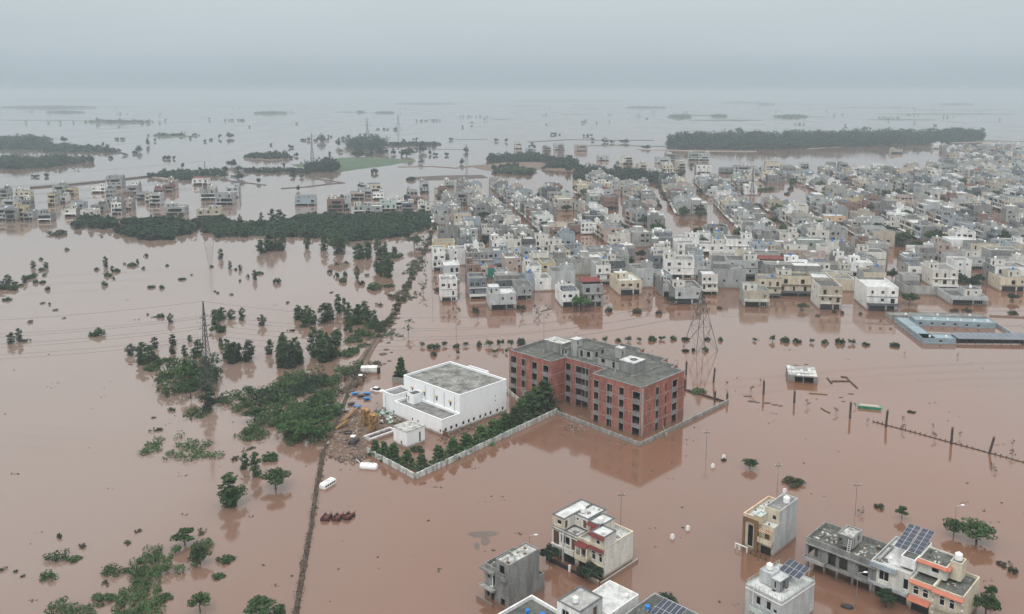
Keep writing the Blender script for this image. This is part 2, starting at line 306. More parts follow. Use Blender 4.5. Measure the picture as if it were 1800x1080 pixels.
# ---------------------------------------------------------------- buildings
class Building:
    """volumes with openings; x along the front (left to right), y into depth, local origin at the front left corner"""
    def __init__(s, name, loc, A, merged=False, t=.22):
        s.merged = merged; s.t = t; s.w = MB(); s.r = s.w if merged else MB(); s.parts = []
        s.root = None if merged else empty(name, (loc[0], loc[1], 0), -A); s.name = name; s.loc = loc; s.A = A
    def part(s, name, sub=None):
        if s.merged: return s.w
        mb = MB(); s.parts.append((name, mb, sub)); return mb
    def opening(s, p0, p1, u0, u1, z0, z1, kind, fr='framewhite'):
        if s.merged:
            s.w.wbox(p0, p1, u0, u1, z0, z1, -.1, .03, 'glass' if kind != 'd' else 'darkgate'); return
        if kind == 'h': return
        mb = s.part('door' if kind in 'dg' else 'window'); t = s.t
        if kind in 'wav':
            mb.wbox(p0, p1, u0, u1, z0, z1, -t, -t + .05, 'glass'); b = .07; f0, f1 = -t + .05, -t + .13
            if kind == 'a': b = .1; f0, f1 = -t + .05, .05
            mb.wbox(p0, p1, u0, u0 + b, z0, z1, f0, f1, fr); mb.wbox(p0, p1, u1 - b, u1, z0, z1, f0, f1, fr)
            mb.wbox(p0, p1, u0 + b, u1 - b, z1 - b, z1, f0, f1, fr); mb.wbox(p0, p1, u0 + b, u1 - b, z0, z0 + b, f0, f1, fr)
            k = max(1, round((u1 - u0) / .9))
            for i in range(1, k): 
                uu = u0 + (u1 - u0) * i / k; mb.wbox(p0, p1, uu - .03, uu + .03, z0 + b, z1 - b, f0, f1 - .02, fr)
            if kind == 'a':      # arch hood above
                c = (u0 + u1) / 2; r = (u1 - u0) / 2 + .12; zz = z1 - .02
                dx, dy = p1[0] - p0[0], p1[1] - p0[1]; l = math.hypot(dx, dy); dx /= l; dy /= l; nx, ny = dy, -dx
                P = lambda a, rr, d: (p0[0] + dx * (c - rr * math.cos(a)) + nx * d, p0[1] + dy * (c - rr * math.cos(a)) + ny * d, zz + rr * math.sin(a))
                K = 8
                for i in range(K):
                    a0, a1 = math.pi * i / K, math.pi * (i + 1) / K
                    mb.hexa([P(a0, r - .14, .07), P(a0, r, .07), P(a0, r, .003), P(a0, r - .14, .003), P(a1, r - .14, .07), P(a1, r, .07), P(a1, r, .003), P(a1, r - .14, .003)], fr)
                mb.poly([P(math.pi * i / K, r - .14, .012) for i in range(K + 1)][::-1], 'glass')
        else:
            mm = {'d': 'wooddoor', 'g': 'darkgate'}[kind]; mb.wbox(p0, p1, u0, u1, z0, z1, -t, -t + .06, mm)
            for i in (1, 2): mb.wbox(p0, p1, u0, u1, z0 + (z1 - z0) * i / 3, z0 + (z1 - z0) * i / 3 + .06, -t + .06, -t + .09, 'framebrown')
    def vol(s, x0, x1, y0, y1, z0, z1, front, side=None, ops=(), par=.7, roof='roof', back=None, pt=.18, cap=None, sides='frbl', fr='framewhite'):
        side = side or front; back = back or side
        C = {'f': ((x0, y0), (x1, y0), front), 'r': ((x1, y0), (x1, y1), side), 'b': ((x1, y1), (x0, y1), back), 'l': ((x0, y1), (x0, y0), side)}
        for k in 'frbl':
            p0, p1, mt = C[k]
            if k not in sides: continue
            l = math.hypot(p1[0] - p0[0], p1[1] - p0[1]); oo = [(max(.05, o[1]), min(l - .05, o[2]), o[3], o[4], o[5]) for o in ops if o[0] == k]
            s.w.wall(p0, p1, z0, z1, [] if s.merged else [o[:4] for o in oo], mt, s.t)
            for o in oo: s.opening(p0, p1, o[0], o[1], max(z0, o[2]), o[3], o[4], fr)
        s.r.poly([(x0 + .001, y0 + .001, z1), (x1 - .001, y0 + .001, z1), (x1 - .001, y1 - .001, z1), (x0 + .001, y1 - .001, z1)], roof)
        if par > 0:
            a, b = z1 + .002, z1 + par; q = pt
            s.w.box(x0, x1, y0, y0 + q, a, b, front); s.w.box(x0, x1, y1 - q, y1, a, b, back)
            s.w.box(x0, x0 + q, y0 + q, y1 - q, a, b, side); s.w.box(x1 - q, x1, y0 + q, y1 - q, a, b, side)
            if cap:
                e = .05; c0, c1 = b + .002, b + .09
                s.w.box(x0 - e, x1 + e, y0 - e, y0 + q + e, c0, c1, cap); s.w.box(x0 - e, x1 + e, y1 - q - e, y1 + e, c0, c1, cap)
                s.w.box(x0 - e, x0 + q + e, y0 + q + e, y1 - q - e, c0, c1, cap); s.w.box(x1 - q - e, x1 + e, y0 + q + e, y1 - q - e, c0, c1, cap)
    def band(s, p0, p1, z, mt='trimwhite', h=.16, d=.14, u0=0, u1=None):
        l = math.hypot(p1[0] - p0[0], p1[1] - p0[1]); s.w.wbox(p0, p1, u0, l if u1 is None else u1, z, z + h, .003, d, mt)
    def tank(s, x, y, z, r=.55, h=1.3, mt='tankwhite'):
        mb = s.part('water_tank')
        if s.merged: mb.lathe(x, y, [(r, z), (r, z + h * .8), (r * .4, z + h)], mt, 7)
        else:
            mb.lathe(x, y, [(r * .95, z + .01), (r, z + h * .1), (r, z + h * .28), (r * .95, z + h * .3), (r, z + h * .33), (r, z + h * .56), (r * .95, z + h * .58), (r, z + h * .61), (r * .98, z + h * .82), (r * .55, z + h * .95), (r * .3, z + h * .96), (r * .28, z + h * 1.06)], mt, 16)
    def solar(s, x0, x1, y0, y1, z, rise=.9, cols=4, rows=2, legs=True):
        mb = s.part('solar_panel'); 
        if legs and not s.merged:
            for xx in (x0 + .1, (x0 + x1) / 2, x1 - .1):
                for yy, zz in ((y0 + .1, z + .5), (y1 - .1, z + .5 + rise)): mb.tube((xx, yy, z), (xx, yy, zz), .04, 'solarframe')
        Z = lambda y: z + .5 + rise * (y - y0) / (y1 - y0)
        def slab(a, b, c, d, e, f, mt): mb.hexa([(a, c, Z(c) + e), (b, c, Z(c) + e), (b, d, Z(d) + e), (a, d, Z(d) + e), (a, c, Z(c) + f), (b, c, Z(c) + f), (b, d, Z(d) + f), (a, d, Z(d) + f)], mt)
        slab(x0, x1, y0, y1, 0, .05, 'solarframe')
        for i in range(cols):
            for j in range(rows):
                a, b = x0 + (x1 - x0) * i / cols, x0 + (x1 - x0) * (i + 1) / cols; c, d = y0 + (y1 - y0) * j / rows, y0 + (y1 - y0) * (j + 1) / rows
                slab(a + .04, b - .04, c + .04, d - .04, .052, .07, 'solar')
    def balcony(s, x0, x1, y0, y1, z, mt='trimwhite', h=.9):
        mb = s.part('balcony'); mb.box(x0, x1, y0, y1, z - .15, z, mt); mb.box(x0, x1, y0, y0 + .1, z + .001, z + h, mt)
        mb.box(x0, x0 + .1, y0 + .1, y1, z + .001, z + h, mt); mb.box(x1 - .1, x1, y0 + .1, y1, z + .001, z + h, mt)
    def clutter(s, x0, x1, y0, y1, z, n, seed=1):
        r = random.Random(seed)
        for i in range(n):
            x, y, a = r.uniform(x0, x1 - .6), r.uniform(y0, y1 - .6), r.random()
            if a < .5: s.r.box(x, x + r.uniform(.15, .7), y, y + r.uniform(.15, .6), z + .003, z + r.uniform(.08, .45), r.choice(['cement', 'wooddoor', 'offwhite', 'darkmud', 'greywall', 'beige']))
            elif a < .8: s.r.tube((x, y, z + .08), (x + r.uniform(-.9, .9), y + r.uniform(-.9, .9), z + r.uniform(.06, .3)), .035, r.choice(['driedplant', 'steel', 'offwhite']), 4)
            else: s.r.lathe(x, y, [(.16, z + .003), (.2, z + .35), (.18, z + .37)], r.choice(['grey', 'lightgrey', 'beige', 'cement']), 8)
    def finish(s, label=None, cat='house', group=None, auto=None):
        if s.merged:
            o = s.w.make(s.name, loc=(s.loc[0], s.loc[1], 0), rz=-s.A)
        else:
            s.w.make('wall', s.root); s.r.make('roof', s.root)
            for n, mb, sub in s.parts: mb.make(n, s.root)
            o = s.root
        if auto: auto_tag(o, auto, cat, group, s.loc)
        else: tag(o, label, cat, group)
        return o

A0 = R(44.2)
def corner_left(O, W, A):     # O = front right corner on the ground -> front left corner
    return (O[0] - W * math.cos(A), O[1] + W * math.sin(A))

# ---- brick building -------------------------------------------------------------------------------
def brick_building():
    O = (32.2, 203.9); W = 46.; loc = corner_left(O, W, A0); root = empty('brick_building', (*loc, 0), -A0)
    tag(root, 'unfinished four-storey red brick building with empty window openings and concrete roof rooms', 'building')
    P = [(0, 0), (16, 0), (16, 5.7), (30, 5.7), (30, 0), (46, 0), (46, 19), (42, 19), (42, 21.5), (37, 21.5), (37, 24.5), (27, 24.5), (27, 27.5), (19, 27.5), (19, 24.5), (8, 24.5), (8, 20.5), (0, 19.5)]
    bands = [(-.3, 2.2), (3.2, 5.3), (6.4, 8.4), (9.6, 11.6)]
    lev = lambda u0, u1, low=None: [(u0, u1, a if i else -.4, b) for i, (a, b) in enumerate(bands)]
    cols = {0: [(.6, 2.8), (4.8, 6.5), (8.9, 10.7), (13.0, 15.0)], 2: [(.3, 2.1), (3.9, 8.4), (10.2, 12.6)], 4: [(.8, 2.4), (5.1, 6.8), (9.0, 10.5), (13.2, 15.5)],
            5: [(6.0, 7.4), (13.4, 15.7)], 17: [(3, 4.6), (8, 9.6), (13, 14.6)], 1: [], 3: [], 9: [(2, 4), (6, 8)], 13: [(2, 4.5), (7, 9.5)], 15: [(3, 5), (8, 10)], 11: [(1.5, 3.5), (5, 7)]}
    wm = MB(); n = len(P)
    for i in range(n):
        a, b = P[i], P[(i + 1) % n]; oo = []
        for c in cols.get(i, []): oo += lev(*c)
        if i == 5: oo += [(10.2, 10.9, z0, z1) for z0, z1 in bands]
        wm.wall(a, b, -.6, 13, oo, 'brick', .3, inner='cement')
        for z in (2.75, 5.95, 9.15): 
            l = math.dist(a, b)
            if l > 1: wm.wbox(a, b, 0.03, l - .03, z, z + .1, .004, .03, 'cementlight')
        wm.wbox(a, b, -.04, math.dist(a, b) + .04, 13.004, 13.12, -.32, .05, 'cement')
        if i in (5,): wm.wbox(a, b, 0, .75, -.6, 12.9, .004, .06, 'cementlight')
        # windows: pale surround and sill panel, one part each
        for c in cols.get(i, []):
            for k, (z0, z1) in enumerate(bands):
                mb = MB(); u0, u1 = c; b_ = .12; z0 = z0 if k else -.4
                mb.wbox(a, b, u0 - b_, u0, z0, z1 + b_, .005, .06, 'cementlight'); mb.wbox(a, b, u1, u1 + b_, z0, z1 + b_, .005, .06, 'cementlight')
                mb.wbox(a, b, u0, u1, z1, z1 + b_, .005, .06, 'cementlight')
                if k: mb.wbox(a, b, u0 - b_, u1 + b_, z0 - .95, z0, .005, .055, 'cement')
                if k and u1 - u0 > 3: mb.wbox(a, b, u0, u1, z0, z0 + .12, -.25, -.05, 'cement'); mb.wbox(a, b, (u0 + u1) / 2 + 1.0, (u0 + u1) / 2 + 1.25, z0, z1, -.29, -.02, 'cement')
                mb.make('window_opening', root)
    wm.make('wall', root)
    # floors and inner walls
    fm = MB()
    def inset(P, d):
        Q = []; n = len(P)
        for i in range(n):
            a, b, c = Vector(P[i - 1]), Vector(P[i]), Vector(P[(i + 1) % n]); d1 = (b - a).normalized(); d2 = (c - b).normalized()
            n1 = Vector((-d1.y, d1.x)); n2 = Vector((-d2.y, d2.x)); m_ = n1 + n2; m_ = m_ / max(m_.dot(n1), .3); Q.append(tuple(b + m_ * d))
        return Q
    Q = inset(P, .31)
    for z in (2.9, 6.1, 9.3): fm.poly([(x, y, z) for x, y in Q], 'cement'); fm.poly([(x, y, z - .2) for x, y in Q][::-1], 'cement')
    for k in range(4):
        z0, z1 = [-.5, 2.91, 6.11, 9.31][k], [2.69, 5.89, 9.09, 12.09][k]
        fm.box(.5, 45.5, 8.2, 8.4, z0, z1, 'cement')
        for xx in (5.5, 10.5, 35.6, 40.6): fm.box(xx, xx + .2, .5, 8.1, z0, z1, 'cement')
        for xx in (21.5, 27): fm.box(xx, xx + .2, 6.2, 8.1, z0, z1, 'cement')
    fm.make('floor_slab', root)
    rm = MB(); rm.poly([(x, y, 12.3) for x, y in inset(P, .302)], 'roofdark')
    for a in [(26, 33.5, 5.9, 6.1), (38, 38.2, 6.5, 18.6), (10, 10.2, .5, 8), (16.2, 29.8, 8.2, 8.35)]: rm.box(*a, 12.303, 12.6, 'cement')
    for q in range(26):
        x, y = rnd.uniform(2, 44), rnd.uniform(1.5, 18)
        if 4 < x < 38 and 8 < y < 17: continue
        if 15 < x < 31 and y < 7: continue
        rm.box(x, x + .35, y, y + .35, 12.303, 13.0 + rnd.random() * .3, 'cementlight')
    rm.make('roof', root)
    def room(x0, x1, y0, y1, z1, ops=(), top='roofpatch', mt='cementlight', ov=.12, name='roof_room', z0=12.31):
        b = MB()
        for k, (p0, p1) in dict(f=((x0, y0), (x1, y0)), r=((x1, y0), (x1, y1)), b=((x1, y1), (x0, y1)), l=((x0, y1), (x0, y0))).items():
            b.wall(p0, p1, z0, z1, [o[1:] for o in ops if o[0] == k], mt, .2, inner=True)
        o = b.make(name, root); c = MB(); c.box(x0 - ov, x1 + ov, y0 - ov, y1 + ov, z1 + .002, z1 + .18, top); c.make('slab', o)
    room(5.0, 11.7, 9.3, 13.8, 15.0, mt='cement', ov=.02)
    room(11.85, 14.2, 8.6, 13.5, 14.2, [('f', .4, 1.1, 12.4, 14), ('f', 1.5, 2.2, 12.9, 14)], top='roofdark')
    room(14.3, 16.4, 10.2, 12.6, 17.0, [('r', .3, .9, 15.6, 16.7)], top='rooflight')
    room(16.5, 21.8, 10.8, 16.4, 14.9, [('f', .6, 1.6, 12.4, 14.3), ('f', 3.0, 4.2, 12.8, 14.4), ('r', 1, 2.2, 12.8, 14.4), ('r', 3.6, 4.8, 12.4, 14.4)], top='roofdark')
    room(24.8, 32.2, 9.0, 13.5, 14.5, [('f', 1.2, 2.4, 13.1, 14.2), ('f', 5.0, 5.8, 12.4, 14.1)], top='roofdark', mt='cementlight')
    room(32.35, 37.2, 8.7, 13.7, 15.2, mt='cement', top='rooflight', ov=.02)
    room(29.0, 31.0, 11.2, 13.0, 17.4, [('r', .4, 1.0, 15.4, 16.6)], top='rooflight', z0=14.7)
    b = MB(); b.lathe(35.2, 11.3, [(1.0, 15.39), (1.05, 15.5), (.8, 15.52), (.75, 15.42)], 'roofdark', 14); b.make('hatch', root)
brick_building()

# ---- white hall -----------------------------------------------------------------------------------
def hall():
    A = R(44); O = (-17.6, 205.2); W = 24.; loc = corner_left(O, W, A)
    B = Building('white_hall', loc, A, t=.25)
    X = lambda u: W - u
    fw = [('f', X(b), X(a), .55, 1.55, 'v') for a, b in ((19.0, 19.7), (16.2, 17.0), (14.0, 14.8))]
    fw = [('f', X(b), X(a), .7, 1.6, 'v') for a, b in ((19.0, 19.7), (16.3, 17.0), (14.1, 14.8), (5.3, 6.0), (4.0, 4.7))] + [('f', X(3.1), X(2.4), -.5, 1.5, 'd')]
    rw = [('r', v, v + .85, .75, 1.75, 'v') for v in (.9, 2.8, 4.6)]
    B.vol(X(19), X(0), 0, 6.1, -.6, 3.7, 'whitewall', ops=[o for o in fw if o[1] > 5] + rw, par=.5, roof='roof', cap='whitewall')
    B.vol(X(24), X(19.02), 0, 6.4, -.6, 5.3, 'whitewall', ops=[('f', 4.2, 4.9, .7, 1.6, 'v'), ('r', 4.0, 4.9, 3.8, 5.1, 'd')], par=.5, roof='roof', cap='whitewall')
    mw = [('r', v - 6.15, v - 5.3, .8, 1.8, 'v') for v in (7.0, 8.9, 10.7, 13.0, 14.9, 16.8, 19.3, 21.4)] + [('r', 12.6, 13.1, 5.2, 5.7, 'v'), ('r', 12.6, 13.1, 4.0, 4.5, 'v')]
    up = [('f', u, u + .75, 5.2, 6.4, 'v') for u in (3.2, 8.3, 13.2, 18.6)]
    B.vol(X(22.6), X(0), 6.15, 23.2, -.6, 8.6, 'whitewall', ops=mw + up, par=.5, roof='roofpatch_big', cap='whitewall')
    B.vol(X(17.2), X(14.6), 2.9, 6.1, 3.703, 6.2, 'whitewall', ops=[('f', .3, .8, 4.1, 5.6, 'v')], par=.12, roof='roofdark')
    B.vol(X(29.5), X(22.62), 13.5, 20, -.6, 5.6, 'whitewall', ops=[('f', 1, 1.8, 3.4, 4.3, 'v'), ('f', 5, 5.8, 3.4, 4.3, 'v')], par=.5, roof='roofpatch', cap='whitewall')
    B.vol(X(16.5), X(9), 23.22, 25.4, -.6, 8.2, 'whitewall', par=.5, roof='roof', cap='whitewall')
    a = B.part('awning')     # little yellow hoods over the upper windows
    for u in (3.2, 8.3, 13.2, 18.6):
        x = X(22.6) + u; a.hexa([(x - .2, 5.8, 6.6), (x + .95, 5.8, 6.6), (x + .95, 6.14, 6.85), (x - .2, 6.14, 6.85), (x - .2, 5.8, 6.66), (x + .95, 5.8, 6.66), (x + .95, 6.14, 6.92), (x - .2, 6.14, 6.92)], 'yellow')
    g = B.part('drainpipe')
    for x in (X(13.6), X(10), X(6), X(2)): g.box(x, x + .1, 6.02, 6.14, 4.3, 8.4, 'lightgrey')
    g.box(X(22.8), X(22.7), -.1, -.003, -.5, 5, 'lightgrey')
    for x, y in ((3, 19), (12, 9), (16, 20), (21, 12)): B.r.lathe(x, y, [(.3, 8.603), (.3, 8.9), (.1, 8.95)], 'cement', 8)
    B.finish('large white windowless-looking factory hall with stained flat roof and lower front annexe', 'building')
    # pump house
    P = Building('pump_house', (loc[0] + 18.8 * math.cos(A) - 11.2 * math.sin(A), loc[1] - 18.8 * math.sin(A) - 11.2 * math.cos(A)), A)
    P.vol(0, 5.1, 0, 5.7, -.6, 4.3, 'whitewall', ops=[('f', 2.6, 3.3, .6, 1.5, 'v'), ('r', 3.9, 4.5, .5, 3.2, 'v'), ('f', 1.2, 1.4, .4, 3.5, 'v')], par=0, roof='roofpatch')
    P.w.box(-.15, 5.25, -.15, 5.85, 4.302, 4.45, 'roofpatch')
    P.finish('small white pump house with mossy roof slab standing before the white hall', 'hut')
    T = MB(); 
    for a in ((0, 8.2, 0, .25), (0, 8.2, 2.4, 2.65), (0, .25, .25, 2.4), (7.95, 8.2, .25, 2.4)): T.box(*a, -.5, .95, 'dirtywall' if a[1] < 1 else 'whitewall')
    T.box(.25, 7.95, .25, 2.4, .2, .35, 'darkmud')
    c, s_ = math.cos(A), math.sin(A); ox, oy = 24 - 9.7, -15.0
    o = T.make('water_trough', loc=(loc[0] + ox * c + oy * s_, loc[1] - ox * s_ + oy * c, 0), rz=math.pi / 2 - A); tag(o, 'long open white concrete trough beside the small pump house', 'trough')
mat('roofpatch_big', (.30, .30, .28), col2=(.09, .092, .085), scale=.35, fine=.35)
hall()

def wall_run(pts, h, mt, label, name='boundary_wall', th=.3, post=3.2, cap='cementlight', part='wall_panel'):
    g = [at(*p) for p in pts]; root = empty(name, (*g[0], 0)); tag(root, label, 'wall')
    panels = []
    for a, b in zip(g, g[1:]):
        l = math.dist(a, b); n = max(1, round(l / post)); ax = (a[0] - g[0][0], a[1] - g[0][1]); bx = (b[0] - g[0][0], b[1] - g[0][1])
        pm = MB(); pm.wbox(ax, bx, 0.15, l - .15, -.5, h, -th / 2, th / 2, mt)
        pm.make(part, root)
        q = MB()
        for i in range(n + 1): q.wbox(ax, bx, l * i / n - .14, l * i / n + .14, -.5, h + .12, -th / 2 - .06, th / 2 + .06, cap)
        q.make('pillar_row', root)
    return root
wall_run([(646, 797), (730, 843), (978, 727)], 1.35, 'dirtywall', 'stained white boundary wall along the trees before the white hall')
wall_run([(980, 729), (1125, 785), (1279, 709)], 1.0, 'greywall', 'low grey concrete boundary wall wrapping the corner of the brick building')
wall_run([(1279, 709), (1196, 684)], .5, 'darkmud', 'low dark broken wall at the far side of the brick building yard', cap='darkmud')
wall_run([(868, 672), (893, 690), (912, 706)], 1.0, 'dirtywall', 'short white wall between the white hall and the brick building')
# ---- foreground houses ----------------------------------------------------------------------------
def fg_houses():
    c, s_ = math.cos(A0), math.sin(A0)
    def LOC(O, u, v): return (O[0] - c * u + s_ * v, O[1] + s_ * u + c * v)      # (u,v) of the front left corner
    # 1 cream double house with maroon canopies
    O = (15.9, 140.); B = Building('double_house', LOC(O, 12.2, 0), A0)
    ops = [('f', .3, 1.9, -.4, 1.9, 'd'), ('f', 2.0, 5.6, -.4, 2.0, 'g'), ('f', 2.1, 4.3, 3.4, 5.0, 'w'), ('f', 4.7, 5.8, 2.9, 5.1, 'd'), ('f', 6.7, 8.3, -.4, 1.7, 'g')]
    B.vol(0, 6.2, .4, 9, -.6, 5.5, 'offwhite', 'offwhite', ops, par=.5, roof='rooflight', cap='dark')
    B.vol(6.22, 12.2, .4, 9, -.6, 5.4, 'cream', 'offwhite', [('f', .5, 1.9, 2.9, 4.9, 'd'), ('f', .3, 2.3, -.4, 1.9, 'g'), ('f', 3.2, 4.2, 3.0, 4.3, 'a'), ('f', 4.8, 5.7, 3.0, 4.3, 'a'), ('f', 4.6, 5.6, .1, 1.7, 'w')], par=.55, roof='rooflight', cap='cream')
    B.vol(0.02, 2.9, .42, 8.8, 6.01, 8.0, 'cream', 'offwhite', [('f', 1.1, 2.2, 6.7, 7.6, 'w'), ('r', .3, 1.1, 6.1, 7.7, 'd')], par=.12, roof='rooflight', cap='dark')
    B.vol(2.92, 6.1, 3.4, 8.8, 6.01, 8.0, 'offwhite', 'offwhite', [('f', .4, .9, 7.0, 7.6, 'w'), ('f', 2.0, 2.8, 6.1, 7.7, 'd')], par=.12, roof='rooflight', cap='dark')
    B.vol(6.3, 9.2, 3.2, 7.4, 5.96, 7.9, 'cream', 'offwhite', [('f', .8, 1.6, 6.0, 7.5, 'd'), ('r', 1, 1.8, 6.0, 7.5, 'd')], par=.12, roof='rooflight', cap='dark')
    B.vol(9.0, 12.18, .45, 3.9, 5.96, 7.9, 'cream', 'offwhite', [('f', 1.3, 2.3, 6.2, 7.2, 'a')], par=.12, roof='rooflight', cap='dark')
    B.balcony(3.9, 6.1, -.7, .39, 2.6, 'offwhite'); B.balcony(6.4, 9.3, -.8, .39, 2.6, 'cream', .8)
    p = B.part('panel'); p.box(.5, 1.7, .28, .395, 2.8, 5.3, 'framebrown')
    cn = B.part('canopy')
    def can(x0, x1, y0, y1, z): cn.hexa([(x0, y0, z), (x1, y0, z), (x1, y1, z + .35), (x0, y1, z + .35), (x0, y0, z + .1), (x1, y0, z + .1), (x1, y1, z + .47), (x0, y1, z + .47)], 'maroon')
    can(9.0, 12.25, -.15, .38, 5.15); can(6.3, 8.9, -.9, .38, 5.0); can(8.9, 12.3, -.05, .42, 7.6); can(6.3, 9.25, 2.6, 3.18, 7.55); can(7.6, 9.1, 1.9, 2.4, 7.2)
    cl = B.part('column'); 
    for x in (6.5, 7.7, 9.0): cl.box(x, x + .18, -.72, -.52, 2.62, 4.99, 'trimwhite')
    pp = B.part('pipe'); pp.box(2.9, 3.02, -.1, .38, .0, 5.6, 'trimwhite')
    B.clutter(9.3, 12, 4.2, 8.6, 5.41, 14, 1); B.clutter(.5, 5.8, 4, 8.5, 8.0, 8, 2); B.clutter(3.2, 6, .7, 3, 5.51, 8, 3)
    B.tank(3.6, 5.0, 8.15, .5, 1.1); B.tank(8.3, 4.2, 8.05, .5, 1.1); B.tank(11.0, 1.6, 8.05, .3, .5)
    B.band((0, .4), (6.2, .4), 2.45, 'trimwhite', .2, .25); B.band((6.22, .4), (12.2, .4), 2.4, 'cream', .2, .2); B.band((0, .4), (6.2, .4), 5.5, 'dark', .12, .1)
    B.finish('cream double house with maroon canopies, arched windows and white rooftop tanks')
    w_ = MB(); w_.wbox((0, 0), (0, 1), 0, 1, 0, 1, 0, .1, 'cream')
    wl = MB(); wl.wbox((0, 0), (0, 11), 0, 11, -.5, .55, 0, .2, 'offwhite'); wl.wbox((-2.6, 0), (-.2, 0), 0, 2.4, -.5, .8, 0, .2, 'offwhite')
    tag(wl.make('garden_wall', loc=(*LOC(O, -.5, -1.2), 0), rz=-A0), 'low off-white garden wall beside the maroon-trimmed double house', 'wall')
    g = MB(); g.box(0, 5.4, 0, .08, -.5, .8, 'darkgate'); g.box(5.5, 5.95, -.1, .2, -.5, 1.2, 'trimwhite'); g.box(6.0, 9, 0, .08, -.5, .6, 'darkgate')
    tag(g.make('garden_gate', loc=(*LOC(O, 11.9, -1.6), 0), rz=-A0), 'dark metal driveway gate before the maroon-trimmed double house', 'gate')
    # 2 bare grey cement house
    O = (-.6, 131.1); B = Building('cement_house', LOC(O, 6.2, 0), A0)
    B.vol(3.0, 6.2, .2, 7.6, -.6, 7.9, 'cement', 'cement', [('f', .9, 2.1, 5.9, 7.4, 'h'), ('f', 1.2, 2.2, .1, 1.5, 'h')], par=.25, roof='roofpatch')
    B.vol(.3, 2.98, .2, 7.4, -.6, 5.6, 'cement', 'cement', [('f', .8, 1.4, 3.9, 4.5, 'h'), ('f', 2.0, 2.5, 3.0, 4.8, 'h'), ('f', .6, 1.2, .4, 1.7, 'h'), ('f', 1.5, 2.4, -.4, 1.8, 'h')], par=.7, roof='roof')
    B.vol(3.2, 6.18, 7.62, 9.0, -.6, 2.6, 'cement', 'cement', [], par=.5, roof='roof')
    B.clutter(3.3, 6, .6, 7, 7.9, 12, 4); B.clutter(.6, 2.8, .6, 7, 5.6, 8, 5)
    B.balcony(-.1, 3.1, -.6, .19, 5.5, 'cement', .25); B.balcony(3.6, 5.9, -.5, .19, 5.3, 'cement', .6); B.balcony(-.1, 3.2, -.7, .19, 2.4, 'cementlight', .2)
    B.w.wbox((-.2, -1.1), (3.6, -1.1), 0, 3.8, -.5, .7, 0, .15, 'cement')
    p = B.part('pipe'); p.box(2.3, 2.42, .08, .19, 2.6, 4.9, 'tankwhite'); p.box(1.8, 2.3, .08, .19, 2.6, 2.72, 'tankwhite')
    B.finish('bare grey cement three-storey house with small square openings and pale mottled roof')
    # 3 tan and cream tall house
    O = (48., 147.4); B = Building('tan_house', LOC(O, 6.1, 0), A0)
    B.vol(0, 3.0, .2, 9.8, -.6, 6.2, 'cream', 'cream', [('f', .9, 2.1, .6, 5.0, 'w')], par=.6, roof='rooflight', cap='peach')
    B.vol(3.02, 6.1, .6, 9.8, -.6, 5.8, 'cream', 'lightgrey', [('f', .5, 2.6, -.3, 1.6, 'g'), ('f', 1.2, 2.2, 3.0, 5.0, 'd')], par=.05, roof='rooflight')
    B.vol(3.04, 6.08, 2.4, 9.78, 5.86, 8.2, 'cream', 'lightgrey', [('f', 1.6, 2.4, 6.4, 7.3, 'w')], par=.3, roof='roof')
    B.vol(2.2, 3.6, .1, 2.3, 5.86, 7.2, 'yellow', 'cream', [], par=.1, roof='palegreen', cap='palegreen')
    p = B.part('pier')
    for x, w_ in ((0, .45), (2.35, .8)): p.box(x, x + w_, -.05, .195, -.5, 6.3, 'ochre')
    p.box(.45, 2.35, -.05, .195, 5.6, 6.3, 'ochre')
    B.balcony(3.3, 6.1, -.5, .59, 2.7, 'cream', .8)
    g = B.part('pergola')
    for i in range(6): g.box(3.7 + i * .4, 3.85 + i * .4, -.6, 1.2, 5.0, 5.12, 'peach')
    g.box(3.5, 6.1, -.62, -.5, 4.86, 5.0, 'peach'); g.box(3.5, 6.1, 1.05, 1.2, 4.86, 5.0, 'peach')
    B.tank(5.1, 7.0, 8.25, .6, 1.3); B.clutter(.4, 2.8, 2.5, 9.2, 6.2, 8, 14); B.clutter(3.3, 5.8, .8, 2.2, 5.8, 5, 15)
    B.finish('tall tan and cream house with brown pillars, pergola balcony and white roof tank')
    g = MB(); 
    for x in (0, .8, 2.4): g.box(x, x + .2, 0, .2, -.5, 1.0, 'trimwhite')
    g.box(0, 2.6, 0, .2, 1.0, 1.15, 'trimwhite'); g.box(2.7, 6.6, .05, .15, -.5, .5, 'ochre')
    for i in range(4): g.box(3.2 + i, 3.35 + i, 0, .2, -.5, .8, 'framebrown')
    tag(g.make('front_fence', loc=(*LOC(O, 6.8, -1.4), 0), rz=-A0), 'low white and brown fence in front of the tan house', 'fence')
    # 4 pale grey house with solar array in front
    B = Building('solar_house', LOC((48., 130.3), 6.4, -7.6), R(50))
    B.vol(0, 6.7, 0, 9.6, -.6, 6.0, 'lightgrey', 'lightgrey', [('f', 2.0, 2.9, 3.5, 5.0, 'w'), ('f', 3.9, 4.8, 3.5, 5.0, 'w'), ('f', 1.6, 4.4, -.3, 1.5, 'g'), ('f', 5.2, 5.9, 3.5, 4.2, 'v')], par=.1, roof='rooflight')
    B.vol(1.0, 3.3, 2.3, 4.6, 6.11, 8.2, 'lightgrey', 'lightgrey', [('r', .4, 1.2, 6.2, 7.8, 'd')], par=.08, roof='lightgrey')
    B.vol(3.32, 5.0, 2.0, 4.6, 6.11, 7.9, 'grey', 'slate', [('f', .5, 1.0, 6.3, 7.6, 'w'), ('r', .8, 1.6, 6.2, 7.6, 'd')], par=0, roof='lightgrey')
    B.clutter(3.5, 6.3, .5, 5, 6.0, 8, 11); B.clutter(.4, 6.3, 5, 9.2, 6.0, 10, 12)
